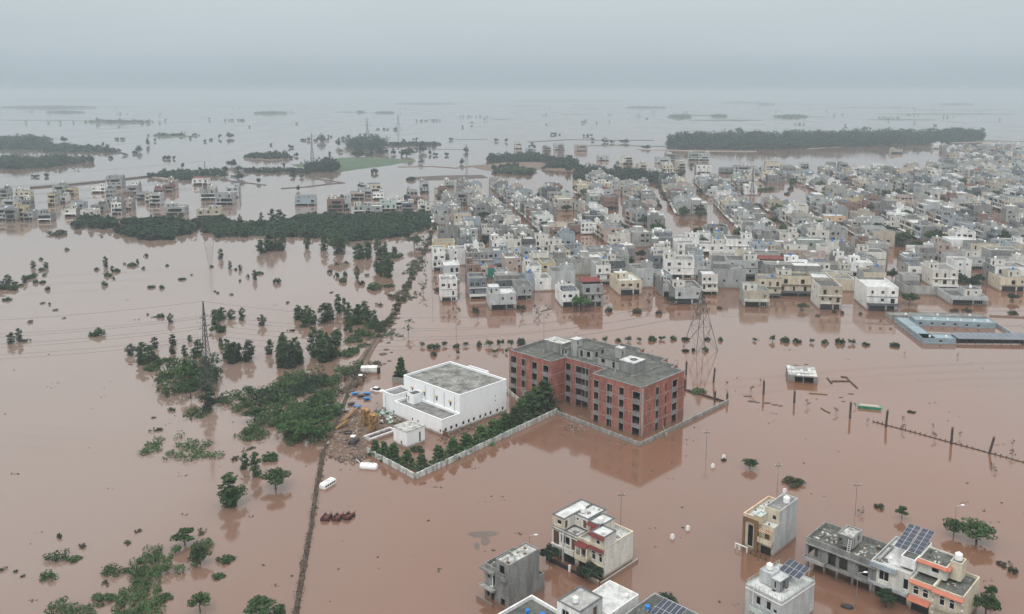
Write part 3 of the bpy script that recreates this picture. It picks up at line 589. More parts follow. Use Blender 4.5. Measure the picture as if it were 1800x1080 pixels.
    B.solar(2.6, 6.4, 5.2, 8.4, 7.2, .8, 4, 2); B.tank(2.1, 3.4, 8.3, .5, 1.1); B.balcony(1.4, 6.3, -.9, -.003, 2.6, 'palegreen', .7)
    r = B.part('railing')
    for (a, b) in (((.1, .1), (6.6, .1)), ((6.6, .1), (6.6, 9.5)), ((.1, .1), (.1, 9.5))):
        n = int(math.dist(a, b) / .8)
        for zz in (.35, .7): r.tube((*a, 6.1 + zz), (*b, 6.1 + zz), .03, 'palegreen')
        for i in range(n + 1): x, y = a[0] + (b[0] - a[0]) * i / n, a[1] + (b[1] - a[1]) * i / n; r.tube((x, y, 6.1), (x, y, 6.85), .04, 'palegreen')
    p = B.part('pipe'); p.box(1.45, 1.6, -.12, -.003, 0, 6, 'trimwhite')
    B.band((0, 0), (6.7, 0), 5.4, 'trimwhite', .15, .12); B.band((6.7, 0), (6.7, 9.6), 5.4, 'trimwhite', .15, .08)
    B.finish('pale grey railed house carrying eight blue solar panels and a white tank on its roof')
    # 5 grey concrete frame double building
    O = (62.9, 136.9); B = Building('unfinished_house', LOC(O, 12.4, -1.9), A0)
    B.vol(0, 12.6, .8, 8.6, 2.0, 5.1, 'cement', 'cement', [('f', .5, 2.3, 2.6, 4.5, 'h'), ('f', 4.2, 5.6, 2.2, 4.4, 'h'), ('f', 6.2, 7.7, 2.2, 4.3, 'h'), ('f', 9.6, 11.3, 2.6, 4.3, 'h')], par=.75, roof='roofdark')
    B.vol(0, 12.58, 4.6, 8.5, -.6, 1.98, 'cement', 'cement', [('f', 2, 3, -.4, 1.5, 'h'), ('f', 9, 10, -.4, 1.5, 'h')], par=0)
    p = B.part('column')
    for x in (0.1, 3.3, 5.6, 8.4, 12.1): p.box(x, x + .4, 1.0, 1.4, -.6, 1.99, 'cementlight')
    B.vol(5.0, 7.8, 2.2, 6.4, 5.87, 7.7, 'cement', 'cementlight', [('f', .3, 1.1, 5.9, 7.3, 'h'), ('r', .5, 1.2, 5.9, 7.4, 'h'), ('r', 2.2, 3.0, 6.3, 7.4, 'h')], par=.15, roof='roofpatch', cap='cement')
    B.balcony(0, 4.0, -.3, .79, 2.1, 'cementlight', .5); B.balcony(4.1, 12.5, -.1, .79, 2.1, 'cement', .35); B.w.box(0, 12.6, .35, .79, 4.7, 4.85, 'cement')
    B.clutter(.5, 4.8, 1.2, 8.2, 5.1, 34, 6); B.clutter(8.2, 12.2, 1.2, 8.2, 5.1, 30, 7)
    l = B.part('ladder')
    for x in (7.1, 7.6): l.tube((x, 1.6, 5.2), (x, 2.1, 7.6), .05, 'trimwhite')
    for i in range(6): l.tube((7.1, 1.66 + i * .08, 5.5 + i * .36), (7.6, 1.66 + i * .08, 5.5 + i * .36), .035, 'trimwhite')
    B.finish('grey unfinished concrete double house with empty openings and a small roof room')
    # 6 white house with large tilted solar arrays + cream house with coral trim
    O = (74.1, 129.5); B = Building('white_solar_house', LOC(O, 14.0, -4.6), A0)
    B.vol(0, 6.6, 1.2, 12.4, -.6, 5.4, 'offwhite', 'lightgrey', [('f', 1.4, 3.1, 3.0, 4.8, 'w'), ('f', .4, 3.0, -.4, 1.7, 'g'), ('f', 3.6, 6.2, -.4, 1.5, 'g'), ('f', 5.4, 6.3, 2.9, 4.8, 'w')], par=.55, roof='rooflight')
    B.vol(4.2, 6.58, 2.8, 11, 5.96, 7.6, 'white', 'white', [], par=.15, roof='roofdark')
    B.solar(2.2, 4.3, 5.2, 12.0, 7.2, 1.6, 2, 6); B.solar(4.5, 6.6, 5.2, 12.0, 7.2, 1.6, 2, 6)
    B.clutter(.4, 2.2, 1.6, 5, 5.4, 14, 8)
    B.balcony(0, 6.5, .3, 1.19, 2.3, 'lightgrey', .45); B.w.box(0, 4.3, .75, 1.19, 5.0, 5.9, 'bluegrey'); B.tank(2.0, 4.6, 5.42, .25, .4)
    B.finish('white house with two long tilted solar arrays on its roof next to grey frame building')
    B = Building('coral_trim_house', LOC(O, 7.35, -4.6), A0)
    B.vol(0, 3.6, .9, 12.2, -.6, 5.0, 'cream', 'offwhite', [('f', .5, 1.5, 2.9, 4.0, 'a'), ('f', 2.0, 3.0, 2.9, 4.0, 'a'), ('f', .4, 3.2, -.4, 1.6, 'g')], par=.5, roof='roofdark')
    B.vol(3.62, 8.2, .9, 9.2, -.6, 5.0, 'cream', 'cream', [('f', 1.0, 1.9, 2.7, 4.0, 'a'), ('f', 2.5, 3.4, 2.7, 4.0, 'a'), ('f', 1.0, 2.0, -.4, 1.0, 'w'), ('r', 2.5, 3.1, 2.8, 4.0, 'v')], par=.55, roof='roofdark')
    B.vol(.02, 4.6, 3.8, 9.0, 5.57, 7.7, 'offwhite', 'offwhite', [('f', 2.2, 3.4, 6.3, 7.2, 'w')], par=.25, roof='roofdark')
    B.vol(4.62, 6.4, 5.2, 7.6, 5.57, 8.6, 'cream', 'cream', [], par=.1, roof='roof')
    cn = B.part('canopy')
    def can(x0, x1, y0, y1, z, mt='coral'): cn.hexa([(x0, y0, z), (x1, y0, z), (x1, y1, z + .4), (x0, y1, z + .4), (x0, y0, z + .12), (x1, y0, z + .12), (x1, y1, z + .52), (x0, y1, z + .52)], mt)
    can(3.5, 8.35, .3, .88, 4.75); can(0, 3.5, .35, .88, 4.9); can(0, 3.4, -.4, .88, 2.1); can(0, 4.8, 3.3, 3.79, 7.4)
    cn.hexa([(4.62, 3.5, 7.4), (5.1, 3.5, 7.4), (5.1, 9, 7.4), (4.62, 9, 7.8), (4.62, 3.5, 7.9), (5.1, 3.5, 7.5), (5.1, 9, 7.5), (4.62, 9, 7.9)], 'coral')
    B.clutter(4.8, 8, 1.2, 8.8, 5.0, 16, 9); B.clutter(.4, 4.2, 4.2, 8.6, 7.7, 10, 10)
    q = B.part('stone_quoin')
    for x in (3.5, 7.95): 
        for i in range(9): q.box(x, x + .35, .8, .897, -.3 + i * .55, .05 + i * .55, 'beige' if i % 2 else 'trimwhite')
    B.balcony(4.2, 7.6, .2, .89, 2.4, 'beige', .3)
    B.tank(5.5, 6.4, 8.7, .6, 1.3)
    B.finish('cream house with coral tile trim, arched windows and a tall roof tank tower')
    # 7 white house at the lower edge
    B = Building('white_house', LOC((12.6, 124.4), 3.6, -4.2), A0)
    B.vol(0, 4.6, 0, 5.6, -.6, 6.4, 'white', 'lightgrey', [('f', .9, 2.4, 4.0, 5.6, 'w'), ('f', 3.4, 4.1, 3.6, 5.5, 'w'), ('r', 3.3, 4.3, 4.0, 5.8, 'd')], par=.12, roof='cementlight', cap='dark')
    B.vol(0, 6.0, 5.62, 13.4, -.6, 3.4, 'white', 'white', [('r', 2, 3, 1.2, 2.2, 'w')], par=.8, roof='rooflight')
    B.tank(2.4, 1.6, 6.6, .45, 1.0); B.tank(4.3, 12.4, 3.5, .3, .6)
    B.finish('white house with flat cement roof, one white tank and a paler terrace behind')
    # 8 dark roof with blue tanks at the bottom edge
    B = Building('low_house', at(872, 1087, 3.2), R(46))
    B.vol(0, 10, 0, 8, -.6, 3.2, 'white', 'white', [], par=.6, roof='roofdark', pt=.3)
    B.tank(2.5, 4.5, 3.25, .35, .7, 'tankblue'); B.tank(5.2, 5.2, 3.25, .45, 1.1, 'tankblue'); B.tank(8, 6, 3.25, .35, .7, 'tankblue')
    B.finish('white-edged dark roof with three blue tanks at the bottom edge')
    # 9 grey solar house at the bottom edge
    B = Building('grey_solar_house', at(1085, 1092, 4.5), R(44))
    B.vol(0, 8.5, 0, 10, -.6, 4.5, 'grey', 'grey', [], par=.3, roof='roofdark')
    B.clutter(.4, 3.4, .5, 9.5, 4.5, 20, 13)
    B.solar(3.4, 7.6, 3.2, 7.6, 5.0, .9, 5, 2); B.tank(1.8, 5.5, 4.55, .45, 1.0, 'tankblue'); B.w.box(8.6, 8.9, 2, 9, 3.0, 3.3, 'maroon')
    B.finish('grey roof with solar panels and a single blue tank at the bottom edge')
fg_houses()

# ---------------------------------------------------------------- town houses
TANKS = ['tankwhite'] * 6 + ['tankblue']
def town_house(cx, cy, A, W, D, lev, col, detail, r, side=None, mum=1, extra=None, label=None, feat=None, fz=None, group='flooded town houses', back=False):
    """cx,cy: front left corner on the ground (front faces the camera)"""
    merged = detail == 0; loc = (cx, cy)
    if back: loc = (cx + W * math.cos(A) + D * math.sin(A), cy - W * math.sin(A) + D * math.cos(A))
    B = Building('house', loc, A + (math.pi if back else 0), merged)
    side = side or r.choice(['cement', 'cementlight', col, col, col])
    g0 = (fz or r.uniform(1.6, 2.3)); hs = 3.1; top = g0 + hs * (lev - 1); trim = r.choice(['trimwhite', 'cementlight', 'dark', 'offwhite', col])
    porch = D > 9 and W > 6 and r.random() < .5; pf = 1.6 if porch else 0
    def ops(n, z0, blank=False):
        o = []
        for i in range(n):
            zb = z0 + hs * i if i else z0
            zt = zb + 1.9
            k = r.choice([2, 3, 3]) if W > 6 else 2
            for j in range(k):
                u = W * (j + .5) / k; ww = r.choice([1.3, 1.7, 2.3] if merged else [.9, 1.2, 1.6])
                if r.random() < .82: o.append(('f', u - ww / 2, u + ww / 2, zb + r.choice([0, .7]), zt, r.choice('wwwwd') if not merged else 'w'))
            for sd in 'lr':
                for f_ in (.12, .38, .64):
                    if r.random() < (.5 if merged else .25): sw = r.choice([1.0, 1.5, 2.0] if merged else [.7, 1.0, 1.5]); o.append((sd, D * f_, D * f_ + sw, zb + r.choice([.5, .8]), zt, 'w'))
            if merged and r.random() < .4: o.append(('f', W * .3, W * .8, zb - .1, zt + .1, 'w'))  # wide dark panel painted in place of a shaded balcony recess
            if r.random() < .6: o.append(('b', W * .3, W * .3 + .9, zb + .8, zt, 'w'))
            if r.random() < .4: o.append(('b', W * .7, W * .7 + .7, zb + 1.0, zt, 'w'))
        return o
    o = []
    for i in range(lev - 1): o += [x for x in ops(1, g0 + .5 + hs * i)]
    o += [('f', W * .08, W * .6, -.4, g0 - .35, 'g'), ('f', W * .66, W * .9, .1, g0 - .4, 'w')]
    fm = r.choice(['framewhite', 'framebrown'])
    roofm = r.choice(['roof', 'roof', 'roofdark', 'rooflight', 'roof'])
    B.vol(0, W, pf, D, -.6, top, col, side, o, par=r.uniform(.5, 1.0), roof=roofm, back=r.choice(['cement', side, col]), cap=(trim if r.random() < .5 and not merged else None), fr=fm)
    for i in range(lev - 1): B.band((0, pf), (W, pf), g0 + hs * i - .1, trim, .2, .5 if r.random() < .4 else .15)
    if porch:
        B.w.box(0, W, 0, pf - .003, g0 - .25, g0 - .02, trim); B.w.box(.1, .35, .1, .35, -.6, g0 - .26, trim); B.w.box(W - .35, W - .1, .1, .35, -.6, g0 - .26, trim)
        if not merged: B.balcony(.05, W - .05, .02, pf - .01, g0 + .001, trim, .8)
    elif not merged and r.random() < .5:
        B.balcony(W * .1, W * .5, -.8, -.003, g0 + .05, trim, .8)
    z = top
    if mum:
        mw = W * r.uniform(.35, .6); md = D * r.uniform(.25, .5); mx = r.choice([0.02, W - mw - .02]); my = r.uniform(.35, .45) * D
        if mum == 2: mw = W - .04; mx = .02; md = D * .6; my = D * .38
        mh = 2.6; pp = .2
        B.vol(mx, mx + mw, my, min(my + md, D - .03), top + .003, top + mh, r.choice([col, 'offwhite', col]), side, [('f', mw * .15, mw * .15 + .8, top + .2, top + 2.1, 'd'), ('f', mw * .6, mw * .6 + .8, top + 1.0, top + 2.0, 'w')] if mw > 2.4 else [('f', mw * .3, mw * .3 + .8, top + .2, top + 2.1, 'd')], par=pp, roof=roofm)
        z = top + mh
        if r.random() < .75: B.tank(mx + mw * .5, my + md * .5, z + .01, .5, 1.2, r.choice(TANKS))
    elif r.random() < .5: B.tank(W * .7, D * .7, z + .01, .5, 1.2, r.choice(TANKS))
    if extra == 'solar': B.solar(W * .12, W * .88, pf + D * .05, pf + D * .05 + 3.4, top + .2, 1.0, 4, 2)
    elif extra == 'redroof':
        p = B.part('pitched_roof'); p.hexa([(-.2, D * .3, top + 1), (W + .2, D * .3, top + 1), (W + .2, D * .75, top + 1), (-.2, D * .75, top + 1), (.8, D * .5, top + 2.4), (W - .8, D * .5, top + 2.4), (W - .8, D * .55, top + 2.4), (.8, D * .55, top + 2.4)], 'redroof')
    elif extra == 'redhood':
        p = B.part('canopy'); p.hexa([(W * .4, pf - 1.3, g0 + .1), (W, pf - 1.3, g0 + .1), (W, pf - .01, g0 + .6), (W * .4, pf - .01, g0 + .6), (W * .4, pf - 1.3, g0 + .2), (W, pf - 1.3, g0 + .2), (W, pf - .01, g0 + .75), (W * .4, pf - .01, g0 + .75)], 'maroon')
    if r.random() < .5 and not extra:
        for q in range(r.choice([2, 3, 5])): 
            x, y = r.uniform(.5, W - 1.2), r.uniform(pf + .4, D * .34); B.r.box(x, x + r.uniform(.3, .9), y, y + r.uniform(.3, .8), top + .003, top + r.uniform(.15, .6), r.choice(['cement', 'offwhite', 'wooddoor', 'trimwhite']))
    if label: return B.finish(label, 'house', group)
    nw = {1: 'low', 2: 'two-storey', 3: 'three-storey', 4: 'four-storey'}[lev]
    return B.finish(cat='house', group=group, auto='%s %s house %s' % (WORD[col], nw, feat or 'in floodwater'))

AL, AR = R(-8.2), R(6.7)
FOOT = []      # occupied footprints (centre x, y, radius)
def ang_for(px): return AL if px < 1150 else (AR if px > 1290 else AL + (AR - AL) * (px - 1150) / 140)
def place_px(xl, xr, yb, yt, col, lev, label, A=None, D=12, **kw):
    A = ang_for((xl + xr) / 2) if A is None else A
    a = at(xl, yb); b0 = at(xr, yb); W = (b0[0] - a[0]) / math.cos(A); zt = zat(*a, yt)
    r = random.Random(int(xl * 31 + yb)); fz = max(.9, zt - .75 - 3.1 * (lev - 1))
    cx, cy = a[0] + W / 2 * math.cos(A) + D / 2 * math.sin(A), a[1] + D / 2 - W / 2 * math.sin(A)
    FOOT.append((cx, cy, math.hypot(W, D) / 2 * .85))
    return town_house(a[0], a[1] + W * .5 * math.sin(A) * 1, A, W, D, lev, col, 1, r, label=label, fz=min(fz, 2.6), **kw)
HP = [
 (775, 804, 530, 493, 'white', 3, 'white three-storey cube house at the left front corner of town', dict(side='white', mum=0, D=11)),
 (826, 856, 526, 492, 'slate', 3, 'slate grey three-storey house just right of the white corner cube', dict(side='grey', mum=0)),
 (862, 908, 546, 508, 'lightgrey', 2, 'light grey house with a raised white slab roof room by leaning saplings', dict(side='lightgrey', mum=1, D=14)),
 (908, 936, 527, 503, 'grey', 2, 'low grey house with pale awning behind the raised slab roof house', dict(side='grey', mum=0)),
 (781, 808, 497, 466, 'lightgrey', 3, 'light grey plain house directly behind the white corner cube', dict(mum=0)),
 (827, 858, 491, 469, 'cream', 2, 'cream two-storey house adjoining the green cloth panel', dict(side='cream', mum=0, D=9)),
 (875, 896, 503, 480, 'grey', 2, 'grey house with a white slab roof right of the green cloth panel', dict(mum=0)),
 (925, 952, 503, 468, 'white', 3, 'white house with small red tiled hood over its entrance', dict(side='offwhite', extra='redhood', mum=1)),
 (953, 977, 496, 462, 'yellow', 3, 'tan yellow house touching the white house with red hood', dict(side='yellow', mum=0)),
 (988, 1020, 541, 497, 'white', 2, 'white house with slanted solar panels behind the bright green tree', dict(side='white', extra='solar', D=15)),
 (1024, 1060, 540, 500, 'grey', 3, 'grey three-storey house with low red hipped roof', dict(side='cement', extra='redroof', mum=0)),
 (1049, 1075, 501, 468, 'white', 3, 'white house with arched windows behind the red hipped roof', dict(side='lightgrey', mum=1)),
 (1088, 1128, 519, 490, 'cream', 2, 'pale yellow cube house with terrace standing alone in water', dict(side='cream', D=16, mum=1)),
 (762, 800, 442, 429, 'yellow', 2, 'pale yellow house with arched ground floor next to the road', dict(side='yellow', mum=0)),
 (983, 1002, 467, 439, 'cream', 3, 'cream house with dark blank side wall near the water', dict(side='dark', mum=0)),
 (1003, 1026, 467, 438, 'bluegrey', 3, 'blue-grey house attached to the cream house with dark side', dict(mum=1)),
 (1165, 1186, 523, 497, 'lightgrey', 2, 'light grey flat-roofed house left of the balconied twin', dict(mum=1)),
 (1186, 1234, 535, 503, 'lightgrey', 2, 'wide light grey house with dark gateway left of the big pylon', dict(mum=1, D=15)),
 (1234, 1262, 519, 484, 'offwhite', 3, 'narrow off-white three-storey house right behind the big pylon', dict(mum=0)),
 (1335, 1373, 524, 491, 'cream', 3, 'cream house behind the olive grey front row house', dict(side='cream', mum=0)),
 (1308, 1352, 541, 505, 'beige', 2, 'olive grey house with arched window and a white parked van outside', dict(side='sage', mum=1)),
 (1439, 1478, 545, 503, 'beige', 3, 'grey-beige house with a rust red band across its front', dict(side='offwhite', mum=0, D=14)),
 (1526, 1578, 548, 507, 'white', 3, 'bright white modernist house at the edge of the open water', dict(side='white', mum=0, D=20)),
 (1641, 1684, 507, 477, 'offwhite', 3, 'large cream villa with two white roof tanks on the right', dict(side='offwhite', mum=1, D=18)),
 (1674, 1735, 538, 522, 'lightgrey', 1, 'low unplastered light grey walled house beside dark roof trees', dict(mum=1, D=16)),
 (1758, 1802, 513, 482, 'cream', 2, 'wide cream house cut by the right picture edge', dict(side='cream', mum=1)),
 (1676, 1732, 474, 454, 'lightgrey', 2, 'light grey block with a long blank side wall', dict(mum=1, D=16)),
 (1102, 1122, 431, 408, 'palegreen', 3, 'left one of the twin pale green houses', dict(mum=0, D=10)),
 (1122, 1142, 430, 410, 'palegreen', 3, 'right one of the twin pale green houses', dict(mum=0, D=10)),
 (1022, 1043, 413, 391, 'white', 3, 'white house with arched windows beside a dark brick ruin', dict(mum=0, D=10)),
 (1003, 1021, 412, 397, 'brownbrick', 2, 'dark brick roofless house left of the white arched house', dict(mum=0, D=10, side='brownbrick')),
 (1448, 1485, 397, 374, 'peach', 2, 'peach house showing a broad blank wall in mid town', dict(mum=0, D=12)),
 (1036, 1060, 366, 332, 'sage', 3, 'grey-green house with a tall blank wall at the back of town', dict(mum=0)),
 (1064, 1088, 369, 345, 'brownbrick', 3, 'bare brick house right of the tall sage blank wall', dict(mum=0, side='brownbrick')),
 (1054, 1077, 341, 318, 'cream', 3, 'cream house with two tanks behind the bare brick house', dict(mum=1)),
 (1032, 1052, 338, 317, 'cream', 2, 'small cream house left of the cream house with two tanks', dict(mum=1)),
 (1260, 1284, 356, 338, 'white', 3, 'plain white tall house standing above its back-row neighbours', dict(mum=0, side='offwhite')),
 (1224, 1250, 306, 289, 'white', 3, 'white house with dark windows alone in the far water', dict(mum=0)),
 (1549, 1588, 405, 388, 'offwhite', 2, 'off-white house with a big blank wall right of the peach one', dict(mum=1)),
 (1625, 1663, 413, 398, 'offwhite', 2, 'off-white terrace house with blue roof tank', dict(mum=0)),
 (1502, 1530, 392, 372, 'offwhite', 2, 'off-white two-storey villa behind a tall conifer', dict(mum=1)),
 (1147, 1180, 478, 452, 'slate', 3, 'purple-grey balconied twin house between water and trees', dict(mum=1)),
 (1150, 1182, 502, 484, 'bluegrey', 2, 'blue-grey railed house just below the purple-grey twin', dict(mum=0)),
 (1212, 1236, 468, 437, 'grey', 3, 'grey cube house with three dark windows above slate roof', dict(mum=0)),
 (1192, 1224, 455, 428, 'white', 3, 'white house with green shutters right of the water channel', dict(mum=0)),
 (817, 845, 412, 384, 'bluegrey', 3, 'blue-grey tall house near the left water channel', dict(side='bluegrey', mum=0)),
 (798, 828, 402, 374, 'cream', 3, 'big cream house by the flooded side road', dict(mum=0)),
 (848, 869, 421, 401, 'offwhite', 2, 'off-white house with large window in front of the terrace roofs', dict(mum=1)),
 (878, 897, 462, 441, 'white', 2, 'white two-storey house above the blue shutters', dict(mum=0)),
 (922, 945, 460, 438, 'bluegrey', 2, 'pale blue-grey house left of a dark garden tree', dict(mum=0)),
 (1370, 1402, 436, 409, 'offwhite', 3, 'off-white house with brick neighbour near the diagonal tree street', dict(mum=1)),
 (1358, 1386, 455, 430, 'white', 3, 'white house with a tall white side wall and grey balcony', dict(side='white', mum=0)),
 (1405, 1432, 437, 425, 'blue', 2, 'light blue low house beside the tree street', dict(mum=0)),
 (1514, 1560, 447, 425, 'offwhite', 2, 'off-white long house above a blank concrete wall', dict(side='cementlight', mum=1, D=20)),
 (1598, 1640, 494, 470, 'white', 2, 'white house below two long solar roof arrays', dict(side='cementlight', mum=0, D=16, extra='solar')),
 (1755, 1800, 458, 432, 'bluegrey', 3, 'pale blue house with dark garage near the right edge', dict(mum=1)),
 (1698, 1730, 414, 396, 'bluegrey', 2, 'blue-grey house with two square windows near the right edge', dict(mum=0)),
 (1562, 1592, 369, 353, 'cream', 2, 'cream house with stair tower in the far right quarter', dict(mum=1)),
]
for h in HP:
    kw = dict(h[7]); A_ = kw.pop('A', None); place_px(*h[:6], h[6], A_, **kw)
# green cloth panel on its frame
a = at(858, 492); b = at(873, 492); m = MB(); W_ = b[0] - a[0]
m.box(0, W_, 0, .12, .9, 5.6, 'greensheet'); m.box(-.1, 0, -.02, .14, -.5, 5.7, 'steel'); m.box(W_, W_ + .1, -.02, .14, -.5, 5.7, 'steel'); m.box(0, W_, .12, 8, 5.0, 5.2, 'redroof')
tag(m.make('cloth_panel', loc=(a[0], a[1] - .3, 0)), 'big green cloth panel closing the gap beside the cream house', 'screen')
mb = MB(); a = at(1590, 519); 
mb.box(0, 14, 0, .3, -.5, 4.2, 'cementlight'); mb.box(0, .3, .3, 14, -.5, 4.2, 'cementlight')
tag(mb.make('blank_wall', loc=(*a, 0), rz=-AR), 'tall unplastered concrete side wall left of the large cream villa', 'wall')

def inpoly(x, y, P):
    c = False; n = len(P)
    for i in range(n):
        (x1, y1), (x2, y2) = P[i], P[i - 1]
        if (y1 > y) != (y2 > y) and x < (x2 - x1) * (y - y1) / (y2 - y1) + x1: c = not c
    return c
TOWN_L = [(764, 398), (766, 440), (772, 520), (880, 528), (975, 524), (1070, 520), (1140, 530), (1165, 510), (1150, 430), (1120, 330), (1060, 312), (1020, 318), (930, 350), (870, 330), (800, 338), (778, 352)]
TOWN_R = [(1165, 530), (1300, 533), (1440, 536), (1580, 540), (1640, 505), (1820, 520), (1820, 262), (1650, 264), (1630, 285), (1500, 285), (1440, 300), (1330, 318), (1200, 322), (1120, 328), (1150, 425)]
VOID = [[(968, 398), (1000, 402), (1022, 418), (1072, 425), (1082, 455), (1035, 455), (1010, 430), (975, 425)], [(1105, 436), (1148, 436), (1146, 500), (1130, 500), (1105, 470)],
        [(1000, 318), (1016, 318), (1022, 412), (1002, 400)], [(1082, 318), (1094, 318), (1118, 400), (1098, 405)], [(1062, 375), (1098, 375), (1100, 402), (1070, 402)],
        [(1143, 318), (1152, 318), (1185, 360), (1175, 362)], [(1345, 328), (1395, 318), (1440, 352), (1500, 350), (1480, 366), (1350, 362), (1330, 372), (1322, 350)],
        [(1560, 462), (1592, 436), (1606, 440), (1590, 470), (1580, 500), (1555, 515)], [(1690, 478), (1760, 470), (1755, 545), (1655, 545), (1655, 512), (1690, 510)],
        [(1395, 398), (1412, 398), (1500, 452), (1478, 456)], [(1200, 392), (1232, 390), (1250, 372), (1262, 400), (1225, 430), (1195, 425)], [(1450, 290), (1560, 262), (1650, 262), (1690, 290), (1560, 302), (1450, 306)],
        [(1375, 525), (1440, 525), (1432, 545), (1375, 545)], [(1270, 455), (1292, 440), (1300, 470), (1262, 480)], [(908, 440), (922, 440), (925, 470), (905, 470)], [(1480, 500), (1530, 500), (1530, 540), (1480, 540)],
        [(770, 400), (796, 395), (815, 425), (772, 430)], [(930, 318), (1000, 318), (1000, 332), (930, 352)], [(1740, 370), (1762, 372), (1790, 408), (1745, 400)], [(845, 330), (862, 330), (865, 372), (842, 372)]]
cand = []; VAC = []
rt = random.Random(11)
def fill(POLY, A, ox, oy):
    c, s_ = math.cos(A), math.sin(A); v = 0.; row = 0
    while v < 1150:
        D = rt.uniform(10.5, 13); u = -420. ; k = 0; back = row % 2 == 1
        blk = rt.randint(5, 9)
        while u < 900:
            W = rt.choice([6.2, 6.6, 7.5, 7.5, 8.5, 10.5] if A == AL else [7, 8, 9.5, 12, 14]); x, y = ox + c * u + s_ * v, oy - s_ * u + c * v
            px, py = proj(x + W / 2 * c, y)
            k += 1
            if 740 < px < 1830 and inpoly(px, py, POLY) and not any(inpoly(px, py, q) for q in VOID):
                cx, cy = x + W / 2 * c + D / 2 * s_, y + D / 2 * c
                far = py < 330
                if not any(math.hypot(cx - f[0], cy - f[1]) < f[2] + 4.5 for f in FOOT) and rt.random() < .84:
                    cand.append((y, x, y, A, W - .15, D, back))
            u += W
            if k % blk == 0: u += rt.choice([3.5, 7])
        v += D + (.6 if not back else rt.choice([6.5, 8]))
        row += 1
def fill_columns(POLY, A, ox, oy, ymin):
    c, s_ = math.cos(A), math.sin(A); u = -420.; side = 0
    while u < 1000:
        Dp = rt.uniform(10, 12); v = 0.; k = 0; rightface = side % 2 == 1
        while v < 1300:
            W = rt.choice([7, 7.5, 8, 10, 12] if A == AL else [7.5, 8, 10, 12, 15]); x, y = ox + c * u + s_ * v, oy - s_ * u + c * v; k += 1
            px, py = proj(x + Dp / 2 * c, y)
            cx, cy = x + Dp / 2 * c + W / 2 * s_, y + W / 2 * c
            if y > ymin and 740 < px < 1830 and inpoly(px, py, POLY) and not any(inpoly(px, py, q) for q in VOID) and not any(math.hypot(cx - f[0], cy - f[1]) < f[2] + 4.5 for f in FOOT) and rt.random() < (.69 if y < 900 else .5):
                if rightface: cand.append((y, x + c * Dp, y - s_ * Dp, A - math.pi / 2, W - .15, Dp, False))
                else: cand.append((y, x + s_ * W, y + c * W, A + math.pi / 2, W - .15, Dp, False))
            elif y > ymin and 740 < px < 1830 and inpoly(px, py, POLY) and not any(inpoly(px, py, q) for q in VOID) and not any(math.hypot(cx - f[0], cy - f[1]) < f[2] + 5 for f in FOOT): VAC.append((cx, cy))
            v += W
            if k % 11 == 0: v += rt.choice([7, 9, 16])
        u += Dp + (.5 if not rightface else rt.choice([9, 11, 11, 14])); side += 1
YS = 455
fill(TOWN_L, AL, -40, 345); fill(TOWN_R, AR, 60, 330)
cand[:] = [q for q in cand if q[0] < YS]
fill_columns(TOWN_L, AL, -40, 345, YS + 6); fill_columns(TOWN_R, AR, 60, 330, YS + 6)
cand.sort()
COLS = ['grey'] * 6 + ['lightgrey'] * 6 + ['offwhite'] * 7 + ['white'] * 7 + ['cement'] * 3 + ['cream'] * 2 + ['cream'] * 2 + ['beige'] * 3 + ['bluegrey'] * 3 + ['sage'] * 2 + ['slate'] * 2 + ['pinkish', 'palegreen', 'brownbrick', 'brownbrick', 'dark', 'dark', 'beige', 'yellow', 'slate', 'pinkish']
FEATS = {'solar': 'with solar panels', 'redroof': 'with red hipped roof', None: 'in floodwater'}
print('TOWN candidates', len(cand))
class Sink:     # many small far houses collected in one mesh
    pass
far = MB()
VILL = []
def vill(poly, A, ox, oy, du, dv, n, dens, seed):
    r = random.Random(seed); c, s_ = math.cos(A), math.sin(A)
    for j in range(n):
        for i in range(-30, 60):
            u, v = i * du, j * dv; x, y = ox + c * u + s_ * v, oy - s_ * u + c * v; px, py = proj(x + 4, y)
            if inpoly(px, py, poly) and r.random() < dens: VILL.append((y, x + r.uniform(-2, 2), y + r.uniform(-3, 3), A, r.choice([8, 10, 12, 14]), r.uniform(10, 14), r.random() < .6))
for q in [(-8, 388, 14), (10, 390, 14), (22, 388, 15), (42, 388, 12), (66, 391, 17), (4, 372, 18), (30, 366, 16), (24, 350, 20), (0, 352, 10), (92, 345, 16), (112, 344, 14), (84, 362, 10), (100, 358, 12), (112, 382, 16), (128, 378, 14), (142, 384, 20), (160, 375, 18), (160, 340, 18), (186, 331, 22), (186, 346, 10),
          (186, 362, 22), (196, 378, 14), (205, 355, 18), (222, 341, 14), (230, 336, 10), (240, 352, 16), (216, 370, 12), (254, 356, 14), (262, 362, 16), (285, 338, 14), (296, 334, 10), (290, 378, 28), (270, 344, 12), (338, 326, 22)]:
    x, y = at(q[0], q[1]); VILL.append((y, x, y, AL, q[2] * y / 1510 * 1.25, 11, q[0] % 3 == 0))
